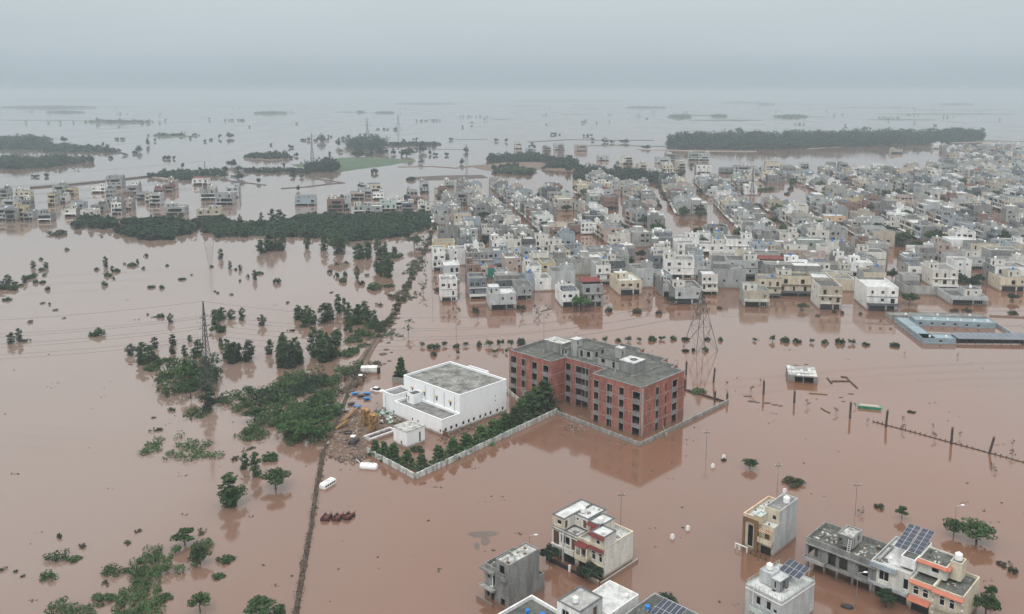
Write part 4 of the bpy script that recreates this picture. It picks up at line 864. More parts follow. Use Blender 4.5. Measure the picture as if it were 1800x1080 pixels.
for q in [(352, 352, 12), (378, 361, 14), (398, 348, 10), (345, 384, 16), (518, 362, 16), (575, 372, 12), (592, 371, 10), (615, 352, 12), (632, 346, 10), (645, 343, 12), (655, 352, 9), (668, 372, 12), (622, 376, 10), (640, 376, 13), (687, 366, 10), (706, 370, 9), (722, 358, 10), (715, 348, 9), (735, 373, 9), (748, 375, 12), (738, 340, 8), (765, 345, 8), (782, 330, 9), (800, 360, 9), (803, 344, 9),
          (905, 262, 12), (925, 268, 11), (955, 266, 12), (975, 264, 16), (1012, 266, 18), (1052, 283, 14), (1095, 289, 13), (1122, 298, 10), (1155, 288, 18), (1172, 283, 14), (1145, 312, 12), (1165, 305, 12), (1190, 300, 10), (1210, 282, 14), (1228, 282, 14), (1265, 305, 16), (1290, 307, 18), (1318, 307, 14), (1345, 300, 16), (1372, 300, 14), (1305, 314, 12), (1408, 296, 9), (1455, 300, 9), (1475, 302, 10), (1567, 270, 16), (1640, 262, 12), (1655, 300, 16), (1600, 298, 10)]:
    x, y = at(q[0], q[1]); VILL.append((y, x, y, AL if q[0] < 1200 else AR, q[2], 11, q[0] % 3 == 0))
# rank all by size in the picture: nearest individual, the remainder one mass
allh = [('t',) + c_ for c_ in cand] + [('v',) + c_ for c_ in VILL]
allh.sort(key=lambda q: q[2 - 1] if q[0] == 'v' else q[1])
NIND = 300 - len(HP) - 9
idx = 0
for q in allh:
    kind_, yk, x, y, A, W, D, back = q; r = random.Random(idx * 7 + 5); idx += 1
    col = r.choice(COLS); lev = r.choice([2, 2, 3, 3, 3]) if kind_ == 't' else r.choice([2, 2, 3, 3, 2])
    if y > 800 and kind_ == 't': lev = r.choice([2, 2, 3])
    ex = None
    if r.random() < .08: ex = 'solar'
    if r.random() < .004: ex = 'redroof'
    mum = 0 if ex else r.choice([1, 1, 1, 1, 2, 0])
    if idx <= NIND:
        det = 1 if (y < 470 and idx < 110) else 0
        town_house(x, y, A, W, D, lev, col, det, r, mum=mum, extra=ex, feat=FEATS[ex], back=back and kind_ == 't')
    else:
        bb = Building('x', (0, 0), 0, True); r2 = r
        keep = MB(); hb = town_house.__globals__
        # build into a scratch building, then move its mesh into the far mass
        class _B(Building):
            def finish(s, *a, **k): return s
        old = globals()['Building']; globals()['Building'] = _B
        B_ = town_house(x, y, A, W, D, lev, col, 0, r, mum=mum, extra=ex, back=back and kind_ == 't')
        globals()['Building'] = old
        M = Matrix.Translation((B_.loc[0], B_.loc[1], 0)) @ Matrix.Rotation(-B_.A, 4, 'Z'); k0 = len(far.v)
        far.v += [tuple(M @ Vector(v_)) for v_ in B_.w.v]; far.f += [tuple(i_ + k0 for i_ in f_) for f_ in B_.w.f]; far.m += B_.w.m
print('houses', len(allh))
tag(far.make('distant_houses'), 'mass of small grey and white houses filling the back of the flooded town', 'houses', kind='stuff')

# ---------------------------------------------------------------- foliage
def leafcloud(C, Rd, n, size, rg, up=.25):
    """C: (k,3) centres, Rd: (k,3) radii, n leaves per puff"""
    k = len(C); d = rg.normal(size=(k * n, 3)); d /= np.linalg.norm(d, axis=1)[:, None]
    c = np.repeat(C, n, 0); r_ = np.repeat(Rd, n, 0); f = .62 + .42 * rg.random((k * n, 1))
    P = c + d * r_ * f
    nrm = d * .8 + rg.normal(size=d.shape) * .55 + np.array([0, 0, up]); nrm /= np.linalg.norm(nrm, axis=1)[:, None]
    t = np.cross(nrm, rg.normal(size=d.shape)); t /= np.linalg.norm(t, axis=1)[:, None]; b = np.cross(nrm, t)
    s1 = size * (.55 + .9 * rg.random((k * n, 1))); s2 = s1 * (.5 + .4 * rg.random((k * n, 1)))
    V = np.stack([P - t * s1, P + b * s2, P + t * s1, P - b * s2], 1).reshape(-1, 3)
    Fq = np.arange(len(V)).reshape(-1, 4); return V, Fq
def crown_mesh(kind, i, leaf):
    rg = np.random.default_rng(hash((kind, i)) % 1000 + i * 17 + len(kind)); C = []; Rr = []
    if kind == 'broad':
        for k in range(26):
            a = rg.random() * 6.28; r_ = 2.5 * math.sqrt(rg.random()); z = 2.6 + 2.4 * (1 - (r_ / 3) ** 2) * rg.random() + .3; C.append((r_ * math.cos(a), r_ * math.sin(a), z)); q = rg.uniform(.6, 1.1); Rr.append((q, q, q * .75))
        n, s = 52, .25
    elif kind == 'column':
        for k in range(26):
            z = .2 + 9.2 * (k / 26) ** 1.15; r_ = (1.3 * math.sin(math.pi * min(1, (z + 1.2) / 11)) + .15) * rg.uniform(.3, 1); a = rg.random() * 6.28; C.append((r_ * math.cos(a), r_ * math.sin(a), z)); q = rg.uniform(.55, 1.0) * (1.15 - z / 18); Rr.append((q, q, q * 1.1))
        n, s = 46, .25
    elif kind == 'cone':
        for k in range(30):
            z = .3 + 6.7 * (k / 30); r_ = 2.0 * (1 - (z - .3) / 7.4) ** .8 * rg.uniform(.4, 1); a = k * 2.4; C.append((r_ * math.cos(a), r_ * math.sin(a), z)); q = rg.uniform(.55, .9) * (1.15 - z / 12); Rr.append((q, q, q * .7))
        n, s = 44, .25
    elif kind == 'bush':
        for k in range(20):
            a = rg.random() * 6.28; r_ = 1.9 * math.sqrt(rg.random()); z = .3 + 1.8 * (1 - (r_ / 2.2) ** 2) * rg.random(); C.append((r_ * math.cos(a), r_ * math.sin(a), z)); q = rg.uniform(.45, .85); Rr.append((q, q, q * .8))
        n, s = 44, .22
    elif kind == 'low':
        for k in range(18):
            a = rg.random() * 6.28; r_ = 2.3 * math.sqrt(rg.random()); C.append((r_ * math.cos(a) * 1.2, r_ * math.sin(a) * .7, .12 + .35 * rg.random())); q = rg.uniform(.3, .6); Rr.append((q, q, q * .5))
        n, s = 20, .16
    elif kind == 'round':
        for k in range(14):
            a = rg.random() * 6.28; r_ = .75 * math.sqrt(rg.random()); C.append((r_ * math.cos(a), r_ * math.sin(a), .6 + .75 * rg.random())); q = rg.uniform(.3, .48); Rr.append((q, q, q * .75))
        n, s = 24, .12
    elif kind == 'sparse':
        for k in range(10):
            a = rg.random() * 6.28; z = 1.2 + 3.2 * rg.random(); r_ = rg.uniform(.3, 1.2); C.append((r_ * math.cos(a), r_ * math.sin(a), z)); q = rg.uniform(.25, .5); Rr.append((q, q, q * .7))
        n, s = 18, .15
    elif kind == 'far':
        for k in range(16):
            a = rg.random() * 6.28; r_ = 3.2 * math.sqrt(rg.random()); z = 1.5 + 4.5 * (1 - (r_ / 4) ** 2) * rg.random(); C.append((r_ * math.cos(a), r_ * math.sin(a), z)); q = rg.uniform(1.1, 1.9); Rr.append((q, q, q * .8))
        n, s = 34, .42
    V, Fq = leafcloud(np.array(C), np.array(Rr), n, s, rg)
    return npmesh('crown_' + kind, V, Fq, leaf), np.array(C)
SIZE = dict(broad=(6.2, 5.9), column=(3.2, 9.6), cone=(4.6, 7.4), bush=(4.6, 2.7), low=(5.6, .75), round=(2.2, 1.9), sparse=(2.6, 4.8), far=(8.6, 7.2))
PROTO = {}
def proto(kind, leaf, i):
    k = (kind, leaf, i)
    if k not in PROTO:
        me, C = crown_mesh(kind, i, leaf); tm = MB(); top = SIZE[kind][1]
        if kind in ('broad', 'column', 'cone', 'round', 'sparse', 'far', 'bush'):
            tr = {'broad': .2, 'far': .3, 'column': .13, 'cone': .14, 'round': .07, 'sparse': .06, 'bush': .09}[kind]; hz_ = top * {'broad': .5, 'far': .5, 'column': .85, 'cone': .8, 'round': .7, 'sparse': .9, 'bush': .5}[kind]
            tm.tube((0, 0, -.4), (.05, .03, hz_ * .5), tr, 'trunk', 6, tr * .75); tm.tube((.05, .03, hz_ * .5), (0, 0, hz_), tr * .75, 'trunk', 6, tr * .35)
            for j in range(0, len(C), max(1, len(C) // 7)): tm.tube((.04, .02, min(C[j][2] * .55, hz_ * .9)), tuple(C[j]), tr * .4, 'trunk', 4, tr * .15)
        else: tm.tube((-1.2, 0, .02), (1.4, .1, .1), .07, 'trunk', 4); tm.tube((0, -.8, .02), (.2, .9, .12), .05, 'trunk', 4)
        PROTO[k] = (me, tm.data('trunk_' + kind))
    return PROTO[k]
TDESC = dict(broad=('round-crowned', 'tree'), column=('tall narrow', 'tree'), cone=('conical dense', 'tree'), bush=('leafy', 'bush'), low=('half-drowned', 'shrub'), round=('clipped round', 'shrub'), sparse=('thin sparse', 'sapling'), far=('broad hazy', 'tree'))
LWORD = dict(leaf='green', leafgrey='grey-green', leafbright='bright green', leafdark='dark green', leafolive='olive brown')
NT = [0]
def tree(kind, px, py, hp, wp=None, leaf='leaf', label=None, xy=None, group=None, size=None, tilt=0, one=False, nm_=None):
    x, y = xy or at(px, py); r = random.Random(int(px * 7 + py * 13) + NT[0]); NT[0] += 1
    S = SIZE[kind]
    if size: h, wd = size
    else:
        p = ppm(x, y); a = math.atan2(H, y); wp = wp and wp * (1.2 if kind == 'column' else 1.2); h = max(.5, hp / p * 1.0); wd = (wp or hp * S[0] / S[1]) / p
        if kind in ('low', 'bush'): h = max(.4, (hp - wd * p * math.sin(a) * .35) / p)
    cm, tm = proto(kind, leaf, r.randrange(3))
    nm = {'bush': 'bush', 'low': 'shrub', 'round': 'shrub', 'sparse': 'sapling', 'cone': 'conical_tree'}.get(kind, 'tree')
    rot = (R(tilt), 0, r.random() * 6.28); scl = (wd / S[0], wd / S[0], h / S[1])
    o = empty(nm, (x, y, 0)); o.rotation_euler = rot; o.scale = scl
    c = bpy.data.objects.new('crown', cm); COL.objects.link(c); c.parent = o
    if nm_: o.name = nm_
    t_ = bpy.data.objects.new('trunk', tm); COL.objects.link(t_); t_.parent = o
    d = TDESC[kind]
    if label: tag(o, label, d[1], group or 'flooded %ss' % d[1])
    else: auto_tag(o, '%s%s %s %s' % ('small ' if h < 3.2 and kind not in ('low', 'round') else '', d[0], LWORD[leaf], d[1]) , d[1], group or 'flooded %ss' % d[1], (x, y))
    return o
FRINGE = []
def thicket(name, P, hgt, label, leaf='leaf', sp=2.4, size=.3, n=26, cat='thicket', rough=.55, rs=1.0, lump=2.2, gap=.0):
    G = [at(*p) for p in P]; G = np.array(G); x0, y0 = G.min(0); x1, y1 = G.max(0); rg = np.random.default_rng(int(x0 * 3 + y0) % 9999)
    nx, ny = int((x1 - x0) / sp) + 2, int((y1 - y0) / sp) + 2; C = []; rc = sp * lump
    K = np.array([(x, y) for x, y in zip(*[rg.uniform(a_, b_, max(6, int((x1 - x0) * (y1 - y0) / (rc * rc * 1.1)))) for a_, b_ in ((x0, x1), (y0, y1))])]); KH = rg.uniform(1 - rough, 1.12, len(K)); KG = rg.random(len(K))
    for i in range(nx):
        for j in range(ny):
            x, y = x0 + (i + rg.random()) * sp, y0 + (j + rg.random()) * sp
            if inpoly(x, y, G):
                dd = (K[:, 0] - x) ** 2 + (K[:, 1] - y) ** 2; q_ = int(np.argmin(dd))
                if KG[q_] < gap: continue
                hh = hgt * KH[q_] * max(.35, 1 - .55 * dd[q_] / (rc * .75) ** 2) * rg.uniform(.88, 1.08); C.append((x, y, max(.25, hh - sp * .3)))
                if hgt > 3 and rg.random() < .6: C.append((x + rg.uniform(-1, 1), y + rg.uniform(-1, 1), max(.3, hh * .45)))
    if sp >= 4 and cat != 'weeds': FRINGE.append((P, hgt, sp))
    if not C: return
    C = np.array(C); q = sp * rg.uniform(.55, .95, (len(C), 1)) * rs; Rr = np.concatenate([q, q, q * .7], 1)
    V, Fq = leafcloud(C, Rr, n, size, rg, .5)
    o = bpy.data.objects.new(name, npmesh(name, V, Fq, leaf)); COL.objects.link(o); tag(o, label, cat, kind='stuff')
# wide masses
thicket('thicket', [(362, 412), (400, 418), (440, 414), (500, 417), (560, 418), (625, 424), (680, 420), (735, 408), (768, 385), (766, 378), (720, 379), (640, 381), (570, 380), (530, 383), (500, 392), (430, 396), (395, 392), (350, 392)], 3.6, 'broad rounded dark green thicket standing as an island before the town', 'leafmass', 4.2, .75, 40, rough=.5)
thicket('thicket', [(214, 412), (240, 420), (290, 422), (325, 412), (345, 408), (330, 392), (290, 388), (225, 392)], 4.2, 'dark green thicket island left of the broad one', 'leafmass', 4.0, .75, 40)
thicket('thicket', [(128, 395), (160, 402), (205, 400), (205, 388), (150, 385)], 3.5, 'small dark thicket at the feet of the left village houses', 'leafmass', 4.0, .7, 34)
thicket('thicket', [(345, 396), (400, 392), (390, 386), (350, 386)], 3.5, 'narrow thicket bridging the two dark islands', 'leafmass', 4.0, .7, 34)
thicket('undergrowth', [(262, 680), (268, 696), (312, 698), (335, 688), (375, 690), (388, 660), (380, 636), (345, 636), (300, 646), (288, 655)], 4.6, 'tangled green undergrowth around the foot of the left pylon', 'leaf', 2.2, .34, 40, gap=.3, lump=1.8)
thicket('undergrowth', [(372, 716), (408, 726), (440, 716), (470, 722), (446, 740), (430, 752), (436, 772), (462, 785), (475, 806), (492, 802), (490, 778), (530, 785), (565, 786), (590, 762), (582, 735), (600, 710), (590, 690), (600, 668), (635, 655), (638, 645), (600, 652), (560, 658), (500, 672), (470, 686), (420, 690), (385, 700)], 3.2, 'long tangled green undergrowth climbing towards the flooded yard', 'leaf', 2.0, .32, 44, rough=.7, gap=.4, lump=1.9)
thicket('scrub', [(240, 816), (262, 816), (300, 806), (330, 812), (393, 806), (393, 796), (366, 800), (372, 776), (350, 782), (330, 768), (312, 765), (306, 775), (318, 792), (290, 798), (262, 800)], 1.0, 'low sprawling scrub clump floating near the centre left water', 'leafbright', 1.4, .24, 30, gap=.2)
thicket('scrub', [(243, 795), (268, 772), (286, 770), (286, 782), (291, 790), (275, 799), (252, 800)], .9, 'small low scrub patch left of the sprawling one', 'leafbright', 1.4, .26, 26)
thicket('scrub', [(408, 770), (430, 758), (452, 762), (448, 773), (425, 777)], 1.0, 'oval leafy scrub patch just below the long undergrowth', 'leafbright', 1.4, .26, 28)
thicket('scrub', [(322, 734), (335, 720), (370, 720), (368, 732), (340, 738)], 1.0, 'oval leafy scrub patch below the pylon undergrowth', 'leaf', 1.4, .26, 28)
thicket('scrub', [(150, 672 + 1), (170, 662), (205, 665), (200, 672)][:0] or [(482, 668), (500, 660), (535, 655), (537, 666), (510, 670)], 1.8, 'flat bush mat above the long undergrowth', 'leaf', 1.7, .28, 30)
thicket('undergrowth', [(195, 1090), (205, 1045), (228, 1015), (228, 992), (250, 985), (262, 962), (290, 968), (318, 968), (316, 978), (296, 985), (292, 1000), (316, 1002), (332, 985), (334, 960), (366, 952), (370, 968), (350, 1000), (332, 1020), (292, 1026), (284, 1045), (282, 1090)], 1.5, 'ragged bright undergrowth at the bottom left of the flood', 'leafbright', 1.15, .17, 60, rough=.7, gap=.2)
thicket('undergrowth', [(84, 1090), (92, 1068), (110, 1062), (125, 1070), (165, 1064), (170, 1090)], 1.5, 'green undergrowth cut by the bottom edge on the left', 'leaf', 1.15, .17, 60)
thicket('scrub', [(175, 1012), (186, 1000), (200, 994), (208, 1005), (222, 1003), (218, 1012), (196, 1016)], 1.2, 'dark scrub patch at the left shoulder of the ragged undergrowth', 'leaf', 1.0, .17, 50)
thicket('scrub', [(80, 988), (90, 976), (118, 974), (116, 984), (100, 990)], 1.1, 'oval green scrub patch in open water at lower left', 'leaf', 1.0, .17, 50)
thicket('scrub', [(62, 1022), (70, 1012), (96, 1008), (98, 1020), (80, 1026)], 1.2, 'second oval scrub patch, nearer the bottom left corner', 'leafbright', 1.0, .17, 50)
thicket('undergrowth', [(575, 680), (600, 668), (640, 650), (655, 635), (668, 640), (640, 668), (615, 700), (598, 700)], 1.5, 'brownish tangle of brush on the near side of the road wall', 'leafolive', 1.5, .22, 22, gap=.3)
thicket('undergrowth', [(430, 700), (470, 690), (520, 680), (575, 668), (560, 690), (480, 715), (430, 715)], 3.4, 'denser bushy ridge of the long undergrowth', 'leafdark', 2.2, .34, 34, gap=.2)
thicket('undergrowth', [(480, 745), (520, 715), (585, 705), (600, 720), (585, 750), (560, 780), (520, 778), (490, 765)], 4.2, 'tall bushy knot of green beside the road wall', 'leafbright', 2.2, .34, 40, gap=.3, lump=1.8)
# far masses
thicket('distant_wood', [(1172, 262), (1240, 262), (1330, 263), (1440, 261), (1560, 257), (1670, 252), (1728, 246), (1725, 242), (1650, 241), (1540, 243), (1440, 243), (1340, 244), (1240, 245), (1190, 250)], 19, 'long dark wood beyond the right half of the town', 'leafdark', 8, 1.7, 30, 'wood', rough=.65, rs=1.1, lump=2.4)
thicket('tree_belt', [(1012, 318), (1060, 314), (1130, 322), (1180, 318), (1200, 314), (1130, 308), (1080, 303), (1040, 300), (1015, 304)], 8, 'dark tree belt at the back edge of the left town', 'leafdark', 6, 1.1, 30, 'trees')
thicket('tree_belt', [(966, 296), (1008, 298), (1010, 286), (968, 286)], 11, 'square dark grove left of the belt behind town', 'leafdark', 6, 1.2, 30, 'trees')
thicket('tree_belt', [(860, 286), (905, 286), (958, 284), (955, 276), (900, 276), (862, 280)], 8, 'dark grove between the green field and the town', 'leafdark', 6, 1.2, 30, 'trees')
thicket('tree_belt', [(618, 262), (668, 264), (668, 254), (622, 252)], 16, 'dense block of trees behind the green field', 'leafdark', 8, 1.5, 30, 'trees')
thicket('tree_belt', [(685, 258), (768, 256), (768, 252), (690, 252)], 3, 'thin line of trees right of the dense block', 'leafdark', 7, 1.3, 24, 'trees')
thicket('tree_belt', [(0, 262), (30, 264), (85, 256), (80, 248), (0, 246)], 11, 'hazy tree group at the left picture edge', 'leafdark', 9, 1.7, 26, 'trees')
thicket('tree_belt', [(0, 296), (40, 298), (90, 294), (165, 284), (120, 281), (90, 280), (0, 282)], 8, 'long dark wooded bank at the left picture edge', 'leafdark', 8, 1.5, 26, 'trees')
thicket('tree_belt', [(40, 262), (110, 268), (200, 268), (190, 263), (110, 258)], 6, 'thin wooded bank between the two left edge groups', 'leafdark', 8, 1.5, 22, 'trees')
thicket('tree_belt', [(428, 278), (475, 280), (510, 279), (505, 275), (440, 274)], 7, 'low tree-lined island left of the green field', 'leafdark', 7, 1.3, 26, 'trees')
thicket('tree_belt', [(540, 303), (590, 302), (588, 292), (545, 296)], 10, 'rounded dark trees at the near tip of the green field', 'leafdark', 5, 1.1, 30, 'trees')
thicket('tree_belt', [(265, 312), (330, 318), (395, 306), (395, 302), (300, 306)], 5, 'dark trees behind the left village road', 'leafdark', 6, 1.1, 24, 'trees')
thicket('tree_belt', [(430, 304), (540, 305), (545, 300), (430, 299)], 3.5, 'hedge line running to the near tip of the green field', 'leafdark', 6, 1.0, 22, 'trees')
thicket('tree_belt', [(870, 305), (930, 308), (940, 300), (880, 297)], 5, 'green bank with trees at the left rear corner of town', 'leaf', 5, 1.0, 24, 'trees')
# islands and banks of land, flat sheets just above the water
def island(P, mt, label, z=.35, name='island'):
    G = [at(*p) for p in P]; m = MB(); n = len(G)
    c = (sum(g[0] for g in G) / n, sum(g[1] for g in G) / n)
    top = [(c[0] + (g[0] - c[0]) * .93, c[1] + (g[1] - c[1]) * .93, z) for g in G]; m.poly(top if area(G) > 0 else top[::-1], mt)
    for i in range(n):
        a, b, q, p = G[i], G[(i + 1) % n], top[(i + 1) % n], top[i]; m.poly([(a[0], a[1], -.2), (b[0], b[1], -.2), q, p], mt)
    tag(m.make(name), label, 'island', kind='structure')
def area(G): return sum(G[i - 1][0] * G[i][1] - G[i][0] * G[i - 1][1] for i in range(len(G)))
island([(508, 290), (560, 285), (600, 277), (660, 276), (735, 282), (690, 291), (640, 297), (600, 303), (572, 302), (560, 296), (520, 294)], 'grass', 'pale green field island')
island([(850, 300), (880, 303), (935, 300), (985, 292), (960, 286), (900, 284), (860, 289), (820, 292)], 'mud', 'muddy bank by the grove')
island([(940, 298), (985, 301), (1030, 303), (1015, 297), (960, 292)], 'mud', 'muddy bank')
island([(735, 318), (800, 316), (860, 313), (850, 308), (780, 309), (720, 312)], 'darkmud', 'flat weedy bank')
island([(425, 279), (480, 283), (512, 279), (480, 275), (440, 274)], 'mud', 'brown islet')
ri = random.Random(5)
STR = [(0, 175, 191, 5), (80, 148, 198, 3), (0, 160, 212, 1.6), (148, 268, 215.5, 2.4), (265, 350, 240, 3), (587, 640, 197.5, 2), (640, 695, 199, 2), (695, 800, 184, 4), (450, 502, 201, 3), (1095, 1172, 191, 3), (1170, 1272, 203, 3), (1205, 1345, 212, 3.4),
       (1350, 1460, 206, 2), (1520, 1650, 211, 3), (1530, 1800, 201, 3), (1440, 1600, 190, 2.4), (1650, 1712, 185, 3), (1360, 1460, 184, 2), (1600, 1800, 194, 1.6), (900, 1100, 178, 2.5), (1190, 1250, 180, 1.6), (1250, 1350, 182, 3), (860, 960, 187, 1.5), (1000, 1060, 190.5, 1.2),
       (770, 900, 181, 2), (300, 420, 179, 1.4), (120, 260, 188, 1.2), (20, 200, 177, 2.5), (350, 500, 187, 1), (560, 720, 177, 1.6), (1050, 1300, 174, 1.5), (1400, 1800, 176, 1.6), (700, 1000, 172, 1.5), (0, 400, 171.5, 1.6), (1150, 1700, 171, 1.2), (860, 900, 210.5, 1.4), (980, 1040, 201, 1.4), (600, 680, 262, .8), (790, 860, 246, 1), (680, 820, 263, .8)]
sm = MB()
for k, (xa, xb, y, th) in enumerate(STR):
    P = []; n = 14
    for i in range(n + 1): P.append((xa + (xb - xa) * i / n, y + th / 2 * math.sin(math.pi * i / n) ** .5 * ri.uniform(.5, 1)))
    for i in range(n, -1, -1): P.append((xa + (xb - xa) * i / n, y - th / 2 * math.sin(math.pi * i / n) ** .5 * ri.uniform(.5, 1) - .05))
    island(P, 'grass' if k % 3 else 'mud', 'thin far bank of land %d' % (k + 1), .3)
    L_, N_ = at(xa, y), at(xb, y); 
BK = [(0, 175, 190, 5, 9), (80, 148, 198, 3, 6), (150, 268, 215, 2, 8), (265, 350, 239, 2, 5), (450, 502, 200, 3, 9), (630, 640, 198, 2, 8), (660, 692, 199, 2, 6), (1100, 1172, 190, 2, 4), (1180, 1215, 206, 4, 9), (1250, 1275, 205, 2, 8), (1365, 1420, 206, 3, 8), (695, 800, 183, 2, 6), (1650, 1712, 184, 2, 7), (1330, 1360, 184, 3, 8), (900, 1100, 178, 1.6, 8), (20, 200, 176, 1.6, 9), (1270, 1340, 181, 1.6, 7)]
for k, (xa, xb, y, th, hh) in enumerate(BK):
    thicket('far_tree_bank', [(xa, y), ((xa + xb) / 2, y + th / 2), (xb, y), ((xa + xb) / 2, y - th / 2)], hh, 'hazy strip of trees %s' % ['at the far left horizon', 'as a short dash left of it all, nearer', 'with one tall tree, far left', 'on the thin bank above the villages', 'around the small clump left of centre', 'as a speck above the pylons', 'as a second speck above the pylons', 'on the small bank right of centre', 'on the clumped bank above the far wood', 'as a small knot above the far wood', 'as a scattered clump right above the wood', 'as a faint smear over the pylons', 'as a faint dash near the right edge', 'as a short smear above the wood middle', 'as a faint line near the centre horizon', 'as the highest line at far left', 'as the highest line above the wood'][k], 'leafdark', 14 if y < 195 else 9, 2.6 if y < 195 else 1.8, 20, 'trees', rough=.7, gap=.38, lump=1.6)

# scattered individual trees ------------------------------------------------------------------------
def many(kind, leaf, L_, **k):
    for q in L_: tree(kind, q[0], q[1], q[2], q[3] if len(q) > 3 else None, leaf, **k)
many('bush', 'leaf', [(118, 440, 6, 8), (72, 457, 6, 7), (73, 476, 9, 10), (63, 498, 9, 8), (75, 497, 7, 9), (78, 485, 6, 7), (37, 503, 8, 7), (54, 489, 12, 16), (24, 510, 10, 16), (83, 510, 9, 9), (12, 528, 9, 14), (171, 590, 18, 24), (190, 486, 12, 11), (170, 475, 7, 8),
     (206, 478, 10, 9), (184, 502, 11, 10), (232, 468, 11, 13), (252, 473, 6, 6), (257, 451, 7, 8), (294, 468, 6, 6), (320, 492, 7, 12), (266, 506, 8, 12), (285, 507, 8, 9), (372, 470, 6, 6), (283, 558, 10, 12), (384, 583, 22, 24), (267, 650, 20, 22), (288, 636, 12, 16),
     (298, 635, 10, 10), (414, 475, 5, 6), (436, 488, 8, 6), (425, 563, 8, 9), (404, 612, 12, 14), (660, 508, 16, 26), (684, 504, 9, 18), (455, 482, 8, 14), (487, 498, 13, 12), (603, 496, 14, 12), (592, 487, 11, 10), (607, 485, 11, 8), (580, 480, 9, 8), (592, 466, 6, 7),
     (608, 463, 6, 8), (690, 452, 16, 30), (640, 590, 18, 26), (622, 600, 14, 26), (590, 590, 10, 18), (655, 575, 24, 26), (610, 625, 10, 24), (640, 608, 8, 20), (384, 1014, 11, 20), (290, 1052, 14, 22), (397, 985, 16, 26), (180, 1055, 18, 34), (488, 1078, 20, 28), (130, 984, 12, 22), (475, 808, 22, 24)])
many('column', 'leafgrey', [(58, 471, 13, 8), (81, 471, 11, 8), (43, 497, 14, 8), (14, 500, 18, 12), (4, 508, 15, 14), (186, 470, 20, 8), (198, 478, 11, 7), (242, 463, 8, 5), (388, 455, 18, 9), (404, 472, 14, 6), (422, 475, 10, 7), (448, 492, 18, 8), (300, 567, 17, 9), (304, 607, 20, 12), (303, 622, 16, 10),
     (334, 600, 11, 8), (325, 626, 20, 10), (230, 624, 20, 14), (272, 612, 20, 12), (388, 608, 14, 8), (437, 632, 34, 20), (460, 572, 20, 12), (20, 604, 20, 12), (34, 600, 24, 10), (365, 722, 48, 22)])
many('column', 'leaf', [(250, 637, 36, 20), (262, 634, 28, 18), (348, 626, 30, 20), (398, 630, 36, 18), (412, 636, 36, 22), (378, 562, 18, 13), (391, 560, 20, 13), (407, 560, 17, 13), (426, 557, 17, 10), (540, 437, 25, 10), (570, 440, 28, 14), (475, 440, 32, 20), (460, 445, 24, 16), (497, 438, 24, 12), (630, 455, 28, 18), (645, 450, 26, 14),
     (665, 450, 32, 16), (668, 478, 28, 18), (682, 487, 36, 18), (628, 490, 24, 8), (525, 562, 24, 15), (540, 560, 24, 13), (534, 575, 22, 14), (550, 570, 26, 12), (570, 568, 36, 20), (580, 562, 30, 16), (595, 550, 34, 13), (606, 553, 30, 11), (630, 570, 36, 18), (615, 573, 24, 12), (640, 555, 26, 16),
     (474, 622, 26, 14), (488, 628, 18, 8), (498, 645, 62, 16), (513, 642, 46, 16), (528, 640, 34, 12), (551, 628, 56, 16), (568, 636, 44, 22), (585, 630, 38, 18), (592, 608, 30, 16), (404, 890, 60, 28), (450, 836, 42, 17), (430, 824, 28, 14), (668, 584, 20, 14), (505, 640, 30, 14), (560, 600, 20, 12)])
many('broad', 'leaf', [(595, 447, 34, 34), (728, 434, 24, 22), (410, 885, 34, 40), (352, 990, 30, 32), (325, 958, 30, 34), (485, 860, 36, 44), (460, 1085, 34, 50), (335, 700, 32, 26), (448, 740, 26, 34)])
many('broad', 'leafbright', [(352, 1076, 34, 30), (320, 670, 30, 30), (1021, 546, 30, 34), (545, 775, 40, 46), (510, 770, 34, 40)])
many('low', 'leafolive', [(98, 546, 4, 9), (113, 560, 3, 7), (54, 567, 6, 11), (75, 534, 4, 9), (87, 536, 5, 6), (200, 491, 4, 8), (260, 554, 4, 6), (271, 558, 3, 9), (383, 516, 4, 7), (407, 519, 4, 7), (337, 484, 3, 7), (378, 513, 3, 7), (422, 495, 5, 5), (219, 465, 4, 5), (583, 515, 3, 9), (506, 533, 4, 8), (512, 582, 5, 13), (690, 523, 8, 18), (667, 537, 6, 16), (635, 500, 9, 16),
     (645, 485, 5, 8), (45, 601, 7, 14), (243, 935, 7, 12), (145, 962, 9, 14), (105, 945, 10, 11), (225, 955, 6, 16), (5, 1003, 8, 12), (28, 1006, 6, 7), (40, 1014, 5, 8), (185, 1027, 5, 18), (100, 413, 10, 40), (108, 410, 8, 24), (437, 790, 6, 22), (412, 808, 8, 18), (330, 688, 8, 16), (302, 722, 8, 14), (275, 757, 8, 20), (270, 735, 4, 8), (465, 740, 8, 20), (355, 936, 8, 22)])
def cluster(cx, cy, wx, wy, n, h, leaf='leaf', kind='column'):
    r = random.Random(int(cx * 3 + cy))
    for i in range(n): px, py = cx + r.uniform(-wx, wx), cy + r.uniform(-wy, wy); tree(kind, px, py, h * r.uniform(.5, 1.15), h * r.uniform(.26, .42) if kind == 'column' else h * r.uniform(.9, 1.3), r.choice([leaf, leaf, 'leafgrey', 'leafbright']))
for q in [(505, 642, 18, 6, 8, 44), (575, 630, 22, 8, 10, 40), (635, 572, 28, 14, 12, 26), (545, 565, 25, 8, 7, 24), (415, 634, 22, 6, 7, 30), (262, 640, 16, 8, 6, 26), (384, 572, 10, 8, 4, 20), (672, 480, 14, 8, 6, 28), (655, 448, 22, 8, 6, 22), (475, 438, 26, 4, 8, 22), (600, 442, 20, 6, 4, 24), (350, 660, 30, 14, 7, 30), (690, 450, 18, 8, 5, 16)]: cluster(*q)
for q in [(640, 588, 26, 6, 5, 12), (600, 618, 30, 8, 5, 12), (50, 492, 30, 14, 5, 9), (15, 515, 14, 10, 4, 12)]: cluster(*q, kind='bush')
